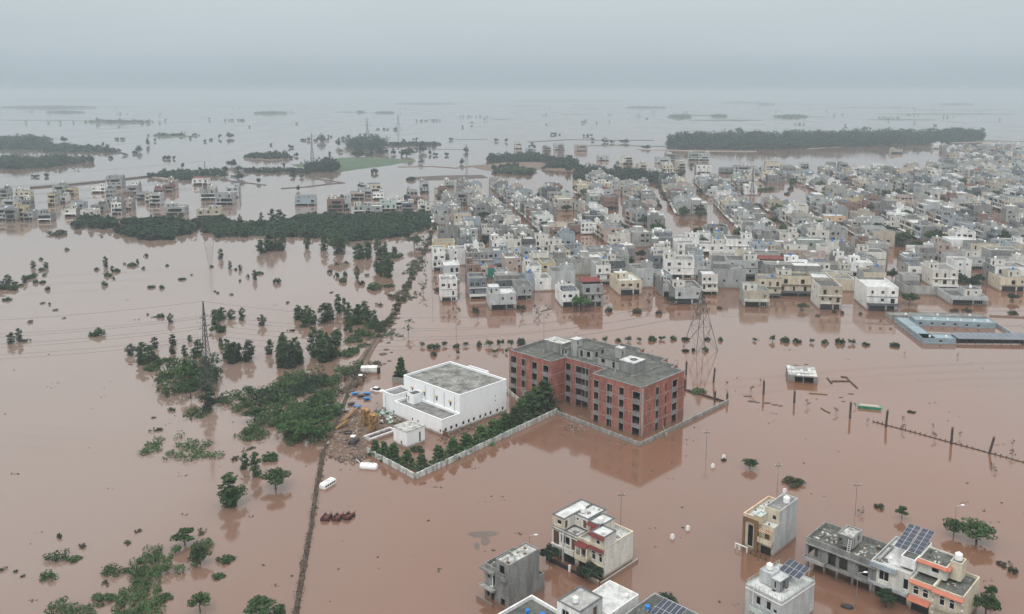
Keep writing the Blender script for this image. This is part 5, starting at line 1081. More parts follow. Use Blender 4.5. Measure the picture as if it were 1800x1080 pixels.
# hedge and trees along the road wall
ROAD = [(518, 1090), (533, 1000), (548, 920), (556, 860), (568, 800), (580, 770), (598, 730), (612, 690), (632, 645), (650, 615), (665, 590), (690, 556), (712, 515), (728, 480), (745, 445), (757, 415), (770, 384), (776, 366)]
def along(i0, i1, n):
    P = ROAD[i0:i1 + 1]; o = []
    for k in range(n):
        t_ = k / max(1, n - 1) * (len(P) - 1); i = min(int(t_), len(P) - 2); f = t_ - i; o.append((P[i][0] + (P[i + 1][0] - P[i][0]) * f, P[i][1] + (P[i + 1][1] - P[i][1]) * f))
    return o
for k, p in enumerate(along(10, 16, 30)):
    tree(rnd.choice(['bush', 'bush', 'bush', 'low']), p[0] + rnd.uniform(-2, 2), p[1], rnd.uniform(7, 12) * (p[1] - 165) / 350, None, rnd.choice(['leafgrey', 'leafolive', 'leaf']), group='bushes along the road wall')
many('sparse', 'leafgrey', [(745, 432, 24), (748, 492, 14), (744, 516, 26, 14), (742, 505, 12), (780, 420, 14), (718, 588, 30, 18), (762, 500, 12), (732, 608, 0.1, 4)][:7])
# line of small clipped shrubs across the water
RS = [(742, 610, 9), (762, 613, 12, 16), (781, 609, 9), (802, 611, 11, 12), (819, 609, 9), (843, 609, 11, 11), (860, 610, 13, 15), (879, 609, 12, 13), (898, 608, 11), (917, 606, 13, 14), (1045, 601, 9, 11), (1064, 601, 9), (1086, 600, 9), (1105, 601, 10, 12), (1124, 600, 9), (1146, 599, 11, 13), (1163, 598, 10, 11), (1184, 597, 10, 13), (1205, 598, 10, 11), (1243, 598, 9, 9), (1266, 599, 11, 10),
      (1327, 600, 8, 9), (1358, 601, 10, 9), (1380, 601, 11, 12), (1401, 602, 11, 13), (1427, 603, 9, 10), (1450, 604, 11, 12), (1476, 604, 12, 14), (1498, 605, 11, 15), (1522, 607, 11, 13), (1573, 609, 11, 12), (762, 625, 9, 9), (805, 624, 8, 7), (870, 622, 10, 10), (890, 621, 7, 8), (1205, 618, 8), (1219, 618, 9, 8), (1240, 617, 10, 12)]
for q in RS: tree(random.Random(q[0]).choice(['round', 'round', 'bush']), q[0], q[1], (q[2] + 1) * random.Random(q[0] + 1).uniform(.75, 1.25), (q[3] if len(q) > 3 else 10) * random.Random(q[0] + 2).uniform(.8, 1.25), 'leafdark' if q[0] % 2 else 'leaf', group='row of small shrubs crossing the water')
# trees inside the hall yard
for q in [(676, 806, 26), (692, 812, 28), (716, 820, 26), (741, 826, 28), (771, 815, 30), (796, 802, 32), (820, 793, 34), (846, 780, 36), (866, 770, 34), (888, 757, 32), (905, 748, 30), (917, 741, 34), (931, 733, 42), (957, 722, 46), (940, 716, 30), (660, 800, 22), (878, 762, 24)]:
    tree('cone', q[0], q[1], q[2] * 1.12 * rnd.uniform(.85, 1.15), q[2] * 1.0, 'leaf' if q[0] % 2 else 'leafbright', group='trees inside the white hall yard')
tree('bush', 735, 792, 12, 22, 'leaf'); tree('cone', 705, 662, 36, 24, 'leafbright', 'single conical tree behind the white hall by a low shed')
# right half: saplings, trees
many('broad', 'leaf', [(1318, 824, 20, 22), (1716, 952, 40, 50), (1676, 942, 34, 30), (1585, 912, 24, 18), (1742, 1052, 24, 20), (1732, 1085, 44, 36), (1558, 1068, 34, 30), (1598, 535, 24, 26), (1140, 500, 26, 28), (1132, 492, 22, 20), (1410, 546, 14, 18)])
many('broad', 'leafdark', [(1127, 456, 18, 20), (1390, 482, 22, 28), (1408, 484, 20, 24), (1398, 474, 16, 20), (1568, 496, 26, 18), (1650, 490, 18, 24), (1672, 492, 18, 26), (1708, 510, 22, 26), (1720, 500, 20, 22), (1684, 500, 20, 20), (1780, 530, 16, 20), (1700, 480, 14, 20), (1020, 300, 12, 16), (1168, 1066, 20, 34), (966, 990, 34, 28), (1037, 1020, 32, 38), (905, 500, 12, 16), (884, 500, 12, 12),
     (1245, 475, 18, 26), (1228, 470, 14, 18), (1085, 440, 14, 18), (1132, 425, 20, 14), (1090, 432, 18, 20), (1310, 495, 14, 14), (1305, 505, 14, 12), (1430, 500, 16, 20), (1475, 480, 16, 20), (1180, 535, 16, 18), (1080, 470, 20, 22), (1067, 475, 16, 20), (930, 440, 16, 18), (942, 450, 18, 16), (870, 405, 12, 14), (1640, 440, 16, 20), (1600, 440, 12, 16), (1735, 420, 22, 22), (1748, 440, 20, 20), (1745, 405, 18, 16)])
for i in range(16): tree('broad', 1415 + i * 5.6, 402 + i * 4.0, 11 + i % 3, 13, 'leafdark', group='trees lining the diagonal street')
many('bush', 'leafolive', [(1393, 850, 18, 36), (1545, 893, 12, 16), (1762, 994, 10, 16), (1437, 556, 5, 8), (1158, 553, 10, 10), (1120, 550, 14, 14), (1466, 550, 8, 8), (1480, 552, 8, 7), (1512, 553, 6, 6), (1265, 543, 8, 8), (1700, 548, 10, 14), (1678, 548, 8, 12), (1780, 553, 12, 14), (835, 549, 14, 12), (914, 543, 12, 18), (1070, 548, 12, 12), (985, 505, 8, 14), (770, 512, 12, 12), (1272, 810, 7, 8), (1780, 1007, 16, 13), (1602, 725, 6, 12), (1372, 520, 8, 10)])
many('sparse', 'leafolive', [(789, 555, 12), (807, 556, 20, 8), (839, 561, 16, 10), (888, 557, 12), (918, 557, 20, 12), (942, 552, 18, 10), (947, 560, 14, 10), (962, 548, 14, 8), (1107, 540, 18, 8), (1140, 540, 18, 8), (1142, 525, 12, 6), (1278, 680, 12, 6), (1321, 690, 14, 8), (1419, 715, 14, 8), (1470, 728, 14, 8), (1337, 673, 8, 5), (1503, 717, 10, 5), (1587, 758, 14, 8), (1587, 742, 12, 6), (1643, 773, 16, 8), (1640, 755, 12, 5), (1687, 770, 14, 6), (1779, 805, 18, 8), (1780, 785, 14, 6), (1525, 743, 10, 5), (1748, 830, 10, 8), (1513, 905, 14, 10), (1683, 628, 8, 5), (1590, 624, 7, 4), (1745, 820, 8, 6), (1775, 1002, 16, 10), (1225, 555, 6, 5), (1010, 550, 6, 6)])
many('sparse', 'leafdark', [(870, 468, 10), (965, 475, 10), (1000, 480, 8), (948, 500, 8), (1010, 460, 9), (1210, 545, 6), (1300, 548, 6), (1345, 550, 6)])
# town street trees
for i, (p, q, n) in enumerate([((1020, 330), (1016, 400), 9), ((1098, 330), (1112, 396), 5), ((1158, 330), (1190, 372), 4), ((1395, 318), (1380, 350), 4), ((880, 352), (885, 372), 3), ((1330, 362), (1400, 366), 8), ((1460, 330), (1530, 345), 8)]):
    for k in range(n):
        f = k / n; tree('bush', p[0] + (q[0] - p[0]) * f + rnd.uniform(-2, 2), p[1] + (q[1] - p[1]) * f, 7, 9, 'leafdark', group='small street trees among the houses')
rb = random.Random(21); nb = 0
VAC.sort(key=lambda q: q[1])
for q in [q for q in VAC if rb.random() < .62 and q[1] < 1000][:120]:
    px, py = proj(q[0], q[1]); tree('broad', px, py, 9, None, rb.choice(['leafdark', 'leaf', 'leaf']), xy=(q[0], q[1]), size=(rb.uniform(5.5, 10), rb.uniform(6.5, 11)), nm_='garden_tree', group='garden trees between the town houses')
while nb < 130:
    u_ = rb.choice([q for q in cand if 380 < q[0] < 900]); px, py = proj(u_[1] + rb.uniform(-6, 6), u_[2] - rb.uniform(2, 5))
    tree('bush', px, py, rb.uniform(3.5, 6.5) * ppm(*at(px, py)), rb.uniform(4, 8.5) * ppm(*at(px, py)), rb.choice(['leafdark', 'leaf']), group='small street trees among the houses'); nb += 1
# far individual trees
FT = [(172, 216, 12, 8), (193, 216, 7, 9), (216, 217, 6, 8), (250, 217, 8, 7), (260, 217, 6, 10), (84, 217, 5, 6), (106, 217, 5, 4), (130, 217, 5, 4), (46, 217, 4, 4), (290, 213, 6, 6), (282, 204, 5, 5), (368, 211, 5, 4), (425, 213, 5, 6), (113, 250, 13, 12), (97, 268, 14, 8), (47, 255, 14, 16), (72, 255, 12, 18), (110, 262, 8, 8), (155, 259, 7, 5), (180, 258, 8, 5), (190, 260, 8, 6), (190, 268, 7, 7),
      (205, 246, 4, 8), (215, 246, 4, 8), (245, 268, 14, 12), (235, 271, 5, 12), (217, 274, 5, 12), (194, 279, 5, 7), (259, 256, 16, 7), (273, 249, 5, 4), (387, 244, 8, 6), (405, 243, 13, 14), (360, 250, 5, 5), (371, 247, 5, 5), (334, 244, 4, 4), (407, 293, 16, 18), (419, 300, 10, 16), (419, 316, 18, 22), (455, 322, 8, 6), (314, 304, 10, 8), (290, 308, 14, 12),
      (565, 250, 16, 14), (594, 258, 20, 8), (602, 246, 8, 7), (613, 244, 8, 8), (665, 251, 16, 10), (637, 262, 14, 8), (630, 278, 20, 20), (650, 277, 18, 14), (672, 272, 14, 20), (691, 272, 14, 9), (715, 275, 20, 28), (743, 268, 22, 14), (709, 250, 7, 8), (793, 247, 5, 9), (762, 260, 6, 5), (755, 272, 10, 6), (765, 274, 6, 8), (785, 274, 6, 9), (740, 288, 12, 8), (818, 268, 10, 10), (813, 289, 12, 9),
      (577, 303, 24, 24), (473, 200, 8, 6), (522, 218, 4, 7), (827, 219, 6, 9), (853, 212, 6, 8), (512, 198, 4, 6), (565, 250, 8, 5), (872, 249, 8, 11), (890, 250, 7, 8), (1063, 251, 10, 12), (1075, 252, 6, 9), (1097, 252, 9, 16), (1135, 262, 9, 16), (1042, 248, 5, 5), (1127, 193, 8, 6), (1167, 190, 8, 4), (1148, 201, 8, 12), (1123, 205, 5, 7), (1029, 213, 3, 5), (1714, 246, 22, 28), (1672, 245, 26, 36),
      (957, 298, 7, 10), (919, 306, 6, 8), (935, 262, 14, 12), (905, 296, 16, 14), (892, 298, 14, 16), (1085, 303, 22, 14), (1235, 300, 8, 6), (1215, 294, 8, 4), (1640, 195, 5, 8), (1607, 194, 5, 9), (1480, 202, 4, 5), (1455, 187, 4, 7), (62, 312, 4, 12), (82, 311, 7, 9), (490, 303, 7, 10), (512, 304, 8, 7), (470, 303, 8, 9), (530, 313, 10, 8), (515, 312, 8, 6), (524, 336, 14, 6),
      (600, 268, 6, 5), (580, 272, 6, 5), (1000, 300, 8, 12), (395, 312, 10, 18), (365, 310, 16, 26), (378, 311, 10, 12), (350, 313, 8, 8), (635, 330, 10, 14), (664, 335, 12, 14), (602, 350, 8, 8), (712, 350, 7, 8)]
fC, fR = [], []; rf = random.Random(33)
def mini(px, py, hp, wp):
    x, y = at(px, py); p = ppm(x, y); h = max(2.5, hp / p); w_ = max(3, wp / p)
    for k in range(5): fC.append((x + rf.uniform(-.35, .35) * w_, y + rf.uniform(-.3, .3) * w_, h * rf.uniform(.25, .7))); q = w_ * rf.uniform(.2, .38); fR.append((q, q, h * rf.uniform(.22, .34)))
for q in FT:
    if q[2] >= 9: tree('far', *q[:4], 'leafdark', group='far trees standing in floodwater')
    else: mini(*q[:4])
for P, hg, sp_ in FRINGE:
    G = [at(*p) for p in P]; per = sum(math.dist(G[i - 1], G[i]) for i in range(len(G))); n_ = int(min(60, per / (sp_ * 1.6)))
    for k in range(n_):
        d_ = rf.uniform(0, per)
        for i in range(len(G)):
            l = math.dist(G[i - 1], G[i])
            if d_ <= l: break
            d_ -= l
        f = d_ / l; x = G[i - 1][0] + (G[i][0] - G[i - 1][0]) * f + rf.gauss(0, sp_ * .7); y = G[i - 1][1] + (G[i][1] - G[i - 1][1]) * f + rf.gauss(0, sp_ * .7); p = proj(x, y); q = ppm(x, y); h = hg * rf.uniform(.4, 1.25); mini(p[0], p[1], h * q, h * rf.uniform(.7, 1.3) * q)
nf = 0
while nf < 300:
    px = rf.uniform(0, 1800); py = 176 + 150 * rf.random() ** 2.0
    if px > 760 and py > 245 + (px - 760) * .004: continue
    if px > 1165 and py > 222: continue
    if py > 300 and px < 430: continue
    k = rf.choice([1, 1, 1, 2, 4, 9])
    for j in range(k): mini(px + j * rf.uniform(3, 7), py + rf.uniform(-.4, .4), rf.uniform(2.2, 5.5) * (py - 140) / 90, rf.uniform(2.5, 6) * (py - 140) / 90)
    nf += k
V, Fq = leafcloud(np.array(fC), np.array(fR), 14, 1.1, np.random.default_rng(4)); o = bpy.data.objects.new('distant_trees', npmesh('distant_trees', V, Fq, 'leafdark')); COL.objects.link(o); tag(o, 'scatter of hundreds of tiny trees across the far flooded plain', 'trees', kind='stuff')
many('column', 'leaf', [(160, 402, 16, 9), (177, 402, 18, 9), (192, 400, 16, 10), (236, 400, 20, 12), (275, 398, 18, 14), (300, 392, 18, 12), (318, 396, 20, 14), (478, 393, 26, 12), (492, 394, 26, 14), (500, 396, 20, 10), (460, 395, 22, 7), (422, 394, 18, 6), (362, 398, 16, 18)], group='trees rising out of the dark thickets')

# ---------------------------------------------------------------- embankment road with wall
def strip(P, wd, z, mt, name, label=None, kind='structure', cat=None, wall=None):
    G = [at(*p) for p in P]; m = MB(); Lf, Rt = [], []
    for i, g in enumerate(G):
        a, b = G[max(0, i - 1)], G[min(len(G) - 1, i + 1)]; dx, dy = b[0] - a[0], b[1] - a[1]; l = math.hypot(dx, dy); nx, ny = dy / l, -dx / l; j = wd * (1 + .15 * math.sin(i * 2.3))
        Lf.append((g[0] - nx * j / 2, g[1] - ny * j / 2)); Rt.append((g[0] + nx * j / 2, g[1] + ny * j / 2))
    for i in range(len(G) - 1):
        m.poly([(*Lf[i], z), (*Rt[i], z), (*Rt[i + 1], z), (*Lf[i + 1], z)], mt)
        for S, sg in ((Lf, -1), (Rt, 1)):
            q = lambda p, g: (p[0] + (p[0] - g[0]) * .25, p[1] + (p[1] - g[1]) * .25, -.2); m.poly([q(S[i], G[i]), q(S[i + 1], G[i + 1]), (*S[i + 1], z), (*S[i], z)], mt)
    o = m.make(name); tag(o, label, cat, kind=kind); return o
strip(ROAD, .8, .3, 'darkmud', 'embankment')
strip([(612, 690), (632, 645), (650, 615), (665, 590), (690, 556)], 3.2, .25, 'mud', 'path')
strip([(930, 250), (1000, 246), (1080, 247), (1150, 247)], 5, .6, 'darkmud', 'embankment'); strip([(1010, 257), (1080, 256), (1170, 258)], 6, .6, 'grass', 'embankment')
strip([(1120, 263), (1220, 266), (1330, 267)], 5, .8, 'cementlight', 'far_road'); strip([(1420, 262), (1500, 258), (1600, 253), (1800, 249)], 5, .8, 'cementlight', 'far_road')
strip([(1690, 247), (1740, 248), (1820, 250)], 14, .7, 'grass', 'embankment')
strip([(55, 331), (130, 325), (200, 318), (262, 311)], 5, 1.2, 'darkmud', 'embankment'); strip([(262, 311), (300, 316), (350, 312), (400, 309)], 4, .8, 'cementlight', 'far_road')
strip([(495, 332), (540, 329), (580, 324), (605, 322)], 3, .5, 'darkmud', 'embankment'); strip([(400, 318), (450, 324), (467, 326)], 2, .5, 'darkmud', 'embankment'); strip([(555, 315), (605, 322)], 2, .4, 'darkmud', 'embankment')
strip([(430, 301), (500, 303), (545, 303)], 5, .5, 'grass', 'embankment'); strip([(700, 294), (760, 293), (800, 296), (860, 290)], 4, .5, 'mud', 'embankment')
# stone and rubble line on the wall
m = MB(); rr = random.Random(3)
for p in along(0, 9, 420):
    x, y = at(p[0] + rr.uniform(-2.5, 2.5), p[1]); s_ = rr.uniform(.08, .28); m.hexa([(x - s_, y - s_, .2), (x + s_, y - s_ * .6, .2), (x + s_ * .8, y + s_, .2), (x - s_ * .7, y + s_, .2), (x - s_ * .5, y - s_ * .5, .35 + s_), (x + s_ * .5, y - s_ * .4, .35 + s_), (x + s_ * .4, y + s_ * .6, .3 + s_), (x - s_ * .4, y + s_ * .5, .4 + s_)], rr.choice(['darkmud', 'driedplant', 'mud', 'driedplant']))
tag(m.make('rubble'), 'line of stones and dry weeds on the long narrow road bank', 'rubble', kind='stuff')
thicket('dry_weeds', [(515, 1085), (530, 1000), (545, 920), (553, 860), (562, 800), (572, 770), (580, 772), (572, 800), (560, 862), (552, 922), (537, 1003), (523, 1088)], .8, 'dry brown weeds along the long narrow road bank', 'leafolive', .9, .13, 16, 'weeds')
# mud banks
island([(565, 800), (578, 780), (600, 735), (625, 720), (650, 730), (690, 735), (700, 745), (672, 758), (650, 770), (656, 790), (640, 803), (618, 800), (600, 812), (585, 808)], 'mud', 'muddy littered ground by the road', .22, 'muddy_ground')
island([(655, 720), (690, 722), (735, 735), (760, 740), (700, 760), (650, 752)], 'mud', 'muddy yard', .16, 'muddy_yard')
# litter
m = MB(); rr = random.Random(9)
LP = [(565, 800), (575, 775), (600, 740), (625, 735), (640, 745), (650, 780), (640, 800), (600, 812), (580, 806)]
cols_ = ['offwhite', 'mud', 'cement', 'darkmud', 'darkmud', 'mud', 'beige',  'driedplant', 'grey', 'white', 'wooddoor', 'driedplant', 'cementlight', 'darkmud']
k = 0
def bit(m, px, py, s_, mt, z=.2):
    x, y = at(px, py); a = rr.random() * 3; c, s2 = math.cos(a), math.sin(a)
    P = lambda u, v, zz: (x + u * c - v * s2, y + u * s2 + v * c, zz)
    l, w_ = s_, s_ * rr.uniform(.4, .9); h = z + s_ * rr.uniform(.3, .7)
    m.hexa([P(-l, -w_, z - .1), P(l, -w_, z - .1), P(l, w_, z - .1), P(-l, w_, z - .1), P(-l * .7, -w_ * .7, h), P(l * .8, -w_ * .6, h * .9), P(l * .7, w_ * .8, h), P(-l * .8, w_ * .6, h * .8)], mt)
while k < 620:
    x, y = rr.uniform(560, 652), rr.uniform(735, 812)
    if inpoly(x, y, LP): bit(m, x, y, rr.uniform(.08, .3) if rr.random() < .93 else .5, rr.choice(cols_), .22); k += 1
for i in range(160): bit(m, rr.uniform(605, 650), rr.gauss(668, 5), rr.uniform(.08, .25), rr.choice(cols_), .3)
for p in along(3, 6, 90): bit(m, p[0] + rr.uniform(0, 8), p[1], rr.uniform(.08, .3), rr.choice(cols_), .1)
tag(m.make('litter'), 'scattered white and dark rubbish on the mud beside the road bank', 'rubbish', kind='stuff')
m = MB()
for i in range(170):
    f = rr.random(); bit(m, 775 + f * 68 + rr.gauss(0, 4), 773 - f * 27 + rr.gauss(0, 3), rr.uniform(.12, .42), rr.choice(['cement', 'darkmud', 'offwhite', 'driedplant', 'mud', 'wooddoor']), .05)
tag(m.make('rubble'), 'heap of broken rubble at the foot of the white hall right wall', 'rubble', kind='stuff')
m = MB()
for i in range(220): bit(m, rr.gauss(683, 10), rr.gauss(736, 6), rr.uniform(.15, .5), rr.choice(['offwhite', 'cement', 'darkmud', 'greenboat', 'white', 'cementlight', 'driedplant']), rr.uniform(.1, .8))
for i in range(40): bit(m, rr.gauss(672, 3), rr.gauss(728, 3), rr.uniform(.4, .8), rr.choice(['greenboat', 'darkmud', 'palegreen', 'cement']), rr.uniform(.4, 1.4))
tag(m.make('scrap_heap'), 'heap of tarpaulin and scrap against the left corner of the white hall', 'scrap', kind='stuff')
m = MB(); rd = random.Random(77)
for i in range(260):
    px = rd.uniform(0, 1800); py = 420 + 660 * rd.random()
    for j in range(rd.choice([1, 1, 2, 5])): bit(m, px + rd.gauss(0, 5), py + rd.gauss(0, 1.2), rd.uniform(.07, .3), rd.choice(['driedplant', 'darkmud', 'darkmud', 'offwhite', 'driedplant']), .0)
for q in ((1000, 735, 60, 6), (1100, 782, 30, 4), (1180, 772, 40, 6), (820, 806, 60, 5), (900, 770, 50, 5), (1490, 1020, 60, 8), (1050, 1015, 30, 6), (1350, 985, 30, 5), (840, 560, 80, 5), (1060, 556, 90, 5), (1300, 556, 90, 4)):
    for i in range(26): bit(m, q[0] + rd.gauss(0, q[2] / 2), q[1] + rd.gauss(0, q[3] / 2), rd.uniform(.06, .22), rd.choice(['driedplant', 'darkmud', 'offwhite', 'beige']), .0)
tag(m.make('floating_debris'), 'tiny twigs and scraps floating all over the flood', 'debris', kind='stuff')
m = MB()
for i in range(70): bit(m, rr.gauss(1008, 8), rr.gauss(752, 4), rr.uniform(.1, .3), rr.choice(['white', 'driedplant', 'darkmud', 'offwhite']), .03)
tag(m.make('litter'), 'floating white litter just outside the brick building wall', 'rubbish', kind='stuff')
m = MB()
for i in range(110): bit(m, rr.gauss(620, 13), rr.gauss(806, 4), rr.uniform(.1, .5), rr.choice(['driedplant', 'darkmud', 'cement']), .1)
tag(m.make('brushwood'), 'dry brushwood tangle left of the hall yard wall corner', 'brushwood', kind='stuff')
for i, (px, py, wd) in enumerate([(700, 552, 10), (692, 569, 13), (691, 580, 11), (689, 587, 11), (689, 597, 6), (683, 603, 10), (679, 615, 12), (673, 623, 16), (662, 638, 18), (666, 642, 14), (684, 635, 9), (676, 640, 8), (700, 560, 9), (688, 620, 7), (668, 600, 8)]):
    x, y = at(px, py); m = MB(); rx = wd / ppm(x, y) / 2; a_ = rr.uniform(.7, 1.6); pr = [(1, -.15), (.86, .08), (.6, .22), (.25, .3)]
    n = 12; jit = [rr.uniform(.8, 1.15) for _ in range(n)]
    for j, (q, z) in enumerate(pr):
        for k in range(n): t_ = 6.283 * k / n; m.v.append((rx * q * jit[k] * math.cos(t_), rx * a_ * q * jit[k] * math.sin(t_), z * (.6 + rx * .2)))
    for j in range(3):
        for k in range(n): m.f.append((j * n + k, j * n + (k + 1) % n, j * n + n + (k + 1) % n, j * n + n + k)); m.m.append('darkmud')
    m.f.append(tuple(3 * n + k for k in range(n))); m.m.append('darkmud')
    o = m.make('mud_mound', loc=(x, y, 0)); auto_tag(o, 'low dark mud mound in water', 'mound', 'mud mounds beside the road wall', (x, y))
for i, (px, py, wd) in enumerate([(1314, 697, 16), (1322, 706, 18), (1332, 708, 10), (1348, 709, 16), (1362, 712, 14), (1372, 714, 10), (1398, 643, 13), (1417, 641, 8), (1478, 699, 9), (1482, 706, 8), (1496, 693, 12), (1436, 691, 14)]):
    x, y = at(px, py); m = MB(); rx = wd / ppm(x, y) / 2; m.lathe(0, 0, [(rx, -.1), (rx * .9, .06), (rx * .5, .14), (rx * .1, .16)], 'darkmud', 9, 1, .55); o = m.make('mud_mound', loc=(x, y, 0), rz=rr.uniform(-.3, .3)); auto_tag(o, 'flat mud hump', 'mound', 'mud humps around the square shed', (x, y))
# big green disc bush by the brick yard
thicket('lily_mat', [(1210, 690), (1226, 683), (1242, 688), (1240, 692), (1226, 695)], .5, 'round green weed mat behind the brick building yard', 'leafbright', .8, .2, 24, 'weeds')

# ---------------------------------------------------------------- pylons and wires
def pylon(px, py, htop, label, base=None, arms=((.62, .16), (.74, .15), (.86, .12)), th=.1, wide=.2, A=0.):
    x, y = at(px, py); h = zat(x, y, htop); root = empty('pylon', (x, y, 0), A); tag(root, label, 'pylon'); m = MB(); b = h * wide / 2
    tw = .02 + max(0, wide - .2) * .3
    def hw(f): return b * (1 - f / .55) + h * tw * (f / .55) if f < .55 else h * tw * (1 - (f - .55) / .5)
    n = 9; Z = [0]; 
    while Z[-1] < .97: Z.append(min(1, Z[-1] + max(.06, hw(Z[-1]) / h * 1.9)))
    for i in range(len(Z) - 1):
        f0, f1 = Z[i], Z[i + 1]; a, c = hw(f0), hw(f1); z0, z1 = h * f0 - (.6 if i == 0 else 0), h * f1
        K = [(-1, -1), (1, -1), (1, 1), (-1, 1)]
        for k in range(4):
            p, q = K[k], K[(k + 1) % 4]
            m.tube((p[0] * a, p[1] * a, z0), (p[0] * c, p[1] * c, z1), th, 'steel', 4)
            m.tube((p[0] * a, p[1] * a, z0), (q[0] * c, q[1] * c, z1), th * .6, 'steel', 3); m.tube((q[0] * a, q[1] * a, z0), (p[0] * c, p[1] * c, z1), th * .6, 'steel', 3)
            m.tube((p[0] * c, p[1] * c, z1), (q[0] * c, q[1] * c, z1), th * .6, 'steel', 3)
    m.make('lattice_body', root); tips = []
    for f, l in arms:
        am = MB(); z = h * f; w_ = hw(f)
        for sg in (-1, 1):
            t_ = (sg * l * h, 0, z); tips.append(t_)
            for yy in (-w_, w_): am.tube((sg * w_, yy, z), t_, th * .7, 'steel', 3)
            am.tube((sg * w_, 0, z + h * .045), t_, th * .6, 'steel', 3)
            am.tube((t_[0], 0, z - h * .045), t_, th * .6, 'trimwhite', 4)
        am.make('cross_arm', root)
    M = Matrix.Translation((x, y, 0)) @ Matrix.Rotation(A, 4, 'Z'); T = [tuple(M @ Vector(t_)) for t_ in tips]; T.append((x, y, h)); return T, h
T1, h1 = pylon(366, 690, 530, 'tall steel lattice pylon rising from the left undergrowth', th=.08, wide=.14, arms=((.60, .10), (.72, .09), (.83, .07)), A=R(70))
T2, h2 = pylon(1231, 613, 510, 'steel lattice pylon with wide legs behind the brick building', th=.1, wide=.42, arms=((.62, .13), (.75, .11), (.88, .08)), A=R(20))
T3, h3 = pylon(366, 402, 284, 'tall steel lattice pylon beyond the left dark thickets', th=.1, wide=.18, arms=((.62, .1), (.74, .1), (.86, .08)), A=R(20))
T4, h4 = pylon(549, 285, 233, 'single thin pylon left of the green field', th=.16, wide=.12, A=R(20))
T5, h5 = pylon(646, 246, 205, 'hazy pylon behind the dense block of trees', th=.22, wide=.2)
T6, h6 = pylon(700, 228, 200, 'faintest pylon, in the far haze right of centre block', th=.18, wide=.25)
T7, h7 = pylon(1322, 345, 292, 'slender lattice mast rising inside the back of town', th=.12, wide=.14)
T8, h8 = pylon(820, 285, 252, 'small hazy pylon above the flat weedy bank', th=.14, wide=.18)
def wires(Ta, Tb, sag, label, r=.035, n=24):
    m = MB()
    for a, b in zip(Ta, Tb):
        pr = None
        for i in range(n + 1):
            f = i / n; p = (a[0] + (b[0] - a[0]) * f, a[1] + (b[1] - a[1]) * f, a[2] + (b[2] - a[2]) * f - sag * 4 * f * (1 - f))
            if pr: m.tube(pr, p, r, 'wire', 3)
            pr = p
    tag(m.make('power_line'), label, 'wires')
def shifted(T, dx, dy, dz=0): return [(p[0] + dx, p[1] + dy, p[2] + dz) for p in T]
wires(T1, T2, 7, 'overhead wires spanning from the left pylon to the right pylon')
wires(shifted(T1, -190, -5), T1, 6, 'overhead wires running left from the left undergrowth pylon')
wires(T2, shifted(T2, 230, 10), 6, 'overhead wires running right over the sheds from the wide-legged pylon')
wires(shifted(T3, -330, -170), T3, 6, 'overhead wires leading down left from the thicket pylon', r=.05)
# poles
def pole(px, py, top, label=None, lamp=False, lean=0, cross=False):
    x, y = at(px, py); h = zat(x, y, top); root = empty('street_lamp' if lamp else 'utility_pole', (x, y, 0)); m = MB(); m.tube((0, 0, -.5), (lean, 0, h), .07, 'cement', 6, .045); m.make('pole', root)
    q = MB()
    if lamp: q.tube((lean, 0, h), (lean + 1.0, -.2, h + .35), .04, 'palesteel', 4); q.make('lamp_arm', root); q = MB(); q.hexa([(lean + .8, -.35, h + .27), (lean + 1.5, -.35, h + .3), (lean + 1.5, -.05, h + .3), (lean + .8, -.05, h + .27), (lean + .9, -.3, h + .42), (lean + 1.4, -.3, h + .42), (lean + 1.4, -.1, h + .42), (lean + .9, -.1, h + .42)], 'tankwhite'); q.make('lamp_head', root)
    else:
        q.box(lean - .8, lean + .8, -.06, .06, h * .86, h * .86 + .12, 'steel')
        for xx in (-.7, 0, .7): q.tube((lean + xx, 0, h * .86 + .12), (lean + xx, 0, h * .86 + .35), .06, 'trimwhite', 5)
        q.make('cross_arm', root)
    auto_tag(root, 'thin grey street lamp' if lamp else 'thin grey utility pole', 'lamp' if lamp else 'pole', 'poles standing in the water', (x, y))
for q in [(1241, 800, 755), (1366, 866, 812), (1503, 906, 845), (1091, 925, 862), (802, 590, 540), (956, 585, 520), (760, 525, 480), (735, 470, 440)]: pole(*q)
for q in [(931, 968, 942), (1504, 1070, 1008), (1676, 945, 890)]: pole(*q, lamp=True)
# leaning wreck of a sapling and felled poles
def beam(name, pts, r, mt, label, cat, z=.15):
    m = MB(); g = [at(*p) for p in pts]
    for a, b in zip(g, g[1:]): m.tube((*a, z), (*b, z), r, mt, 5)
    tag(m.make(name), label, cat)
beam('foundation_wall', [(1454, 665), (1462, 675), (1463, 671), (1493, 671), (1488, 664), (1478, 663)], .22, 'darkmud', 'half-submerged foundation outline right of the square shed', 'foundation')
beam('foundation_wall', [(1488, 664), (1494, 671), (1507, 683)], .22, 'darkmud', 'short foundation spur at the end of the submerged outline', 'foundation')
beam('fallen_branch', [(1443, 718), (1449, 722), (1459, 727)], .14, 'driedplant', 'fallen dark branch left of the palm stump row', 'branch')
beam('fallen_log', [(951, 548), (969, 543)], .16, 'driedplant', 'fallen thin trunk in the water before the town', 'trunk')
beam('plank', [(1163, 748), (1172, 770)], .08, 'offwhite', 'long pale pole leaning by the brick building wall corner', 'pole', .6)
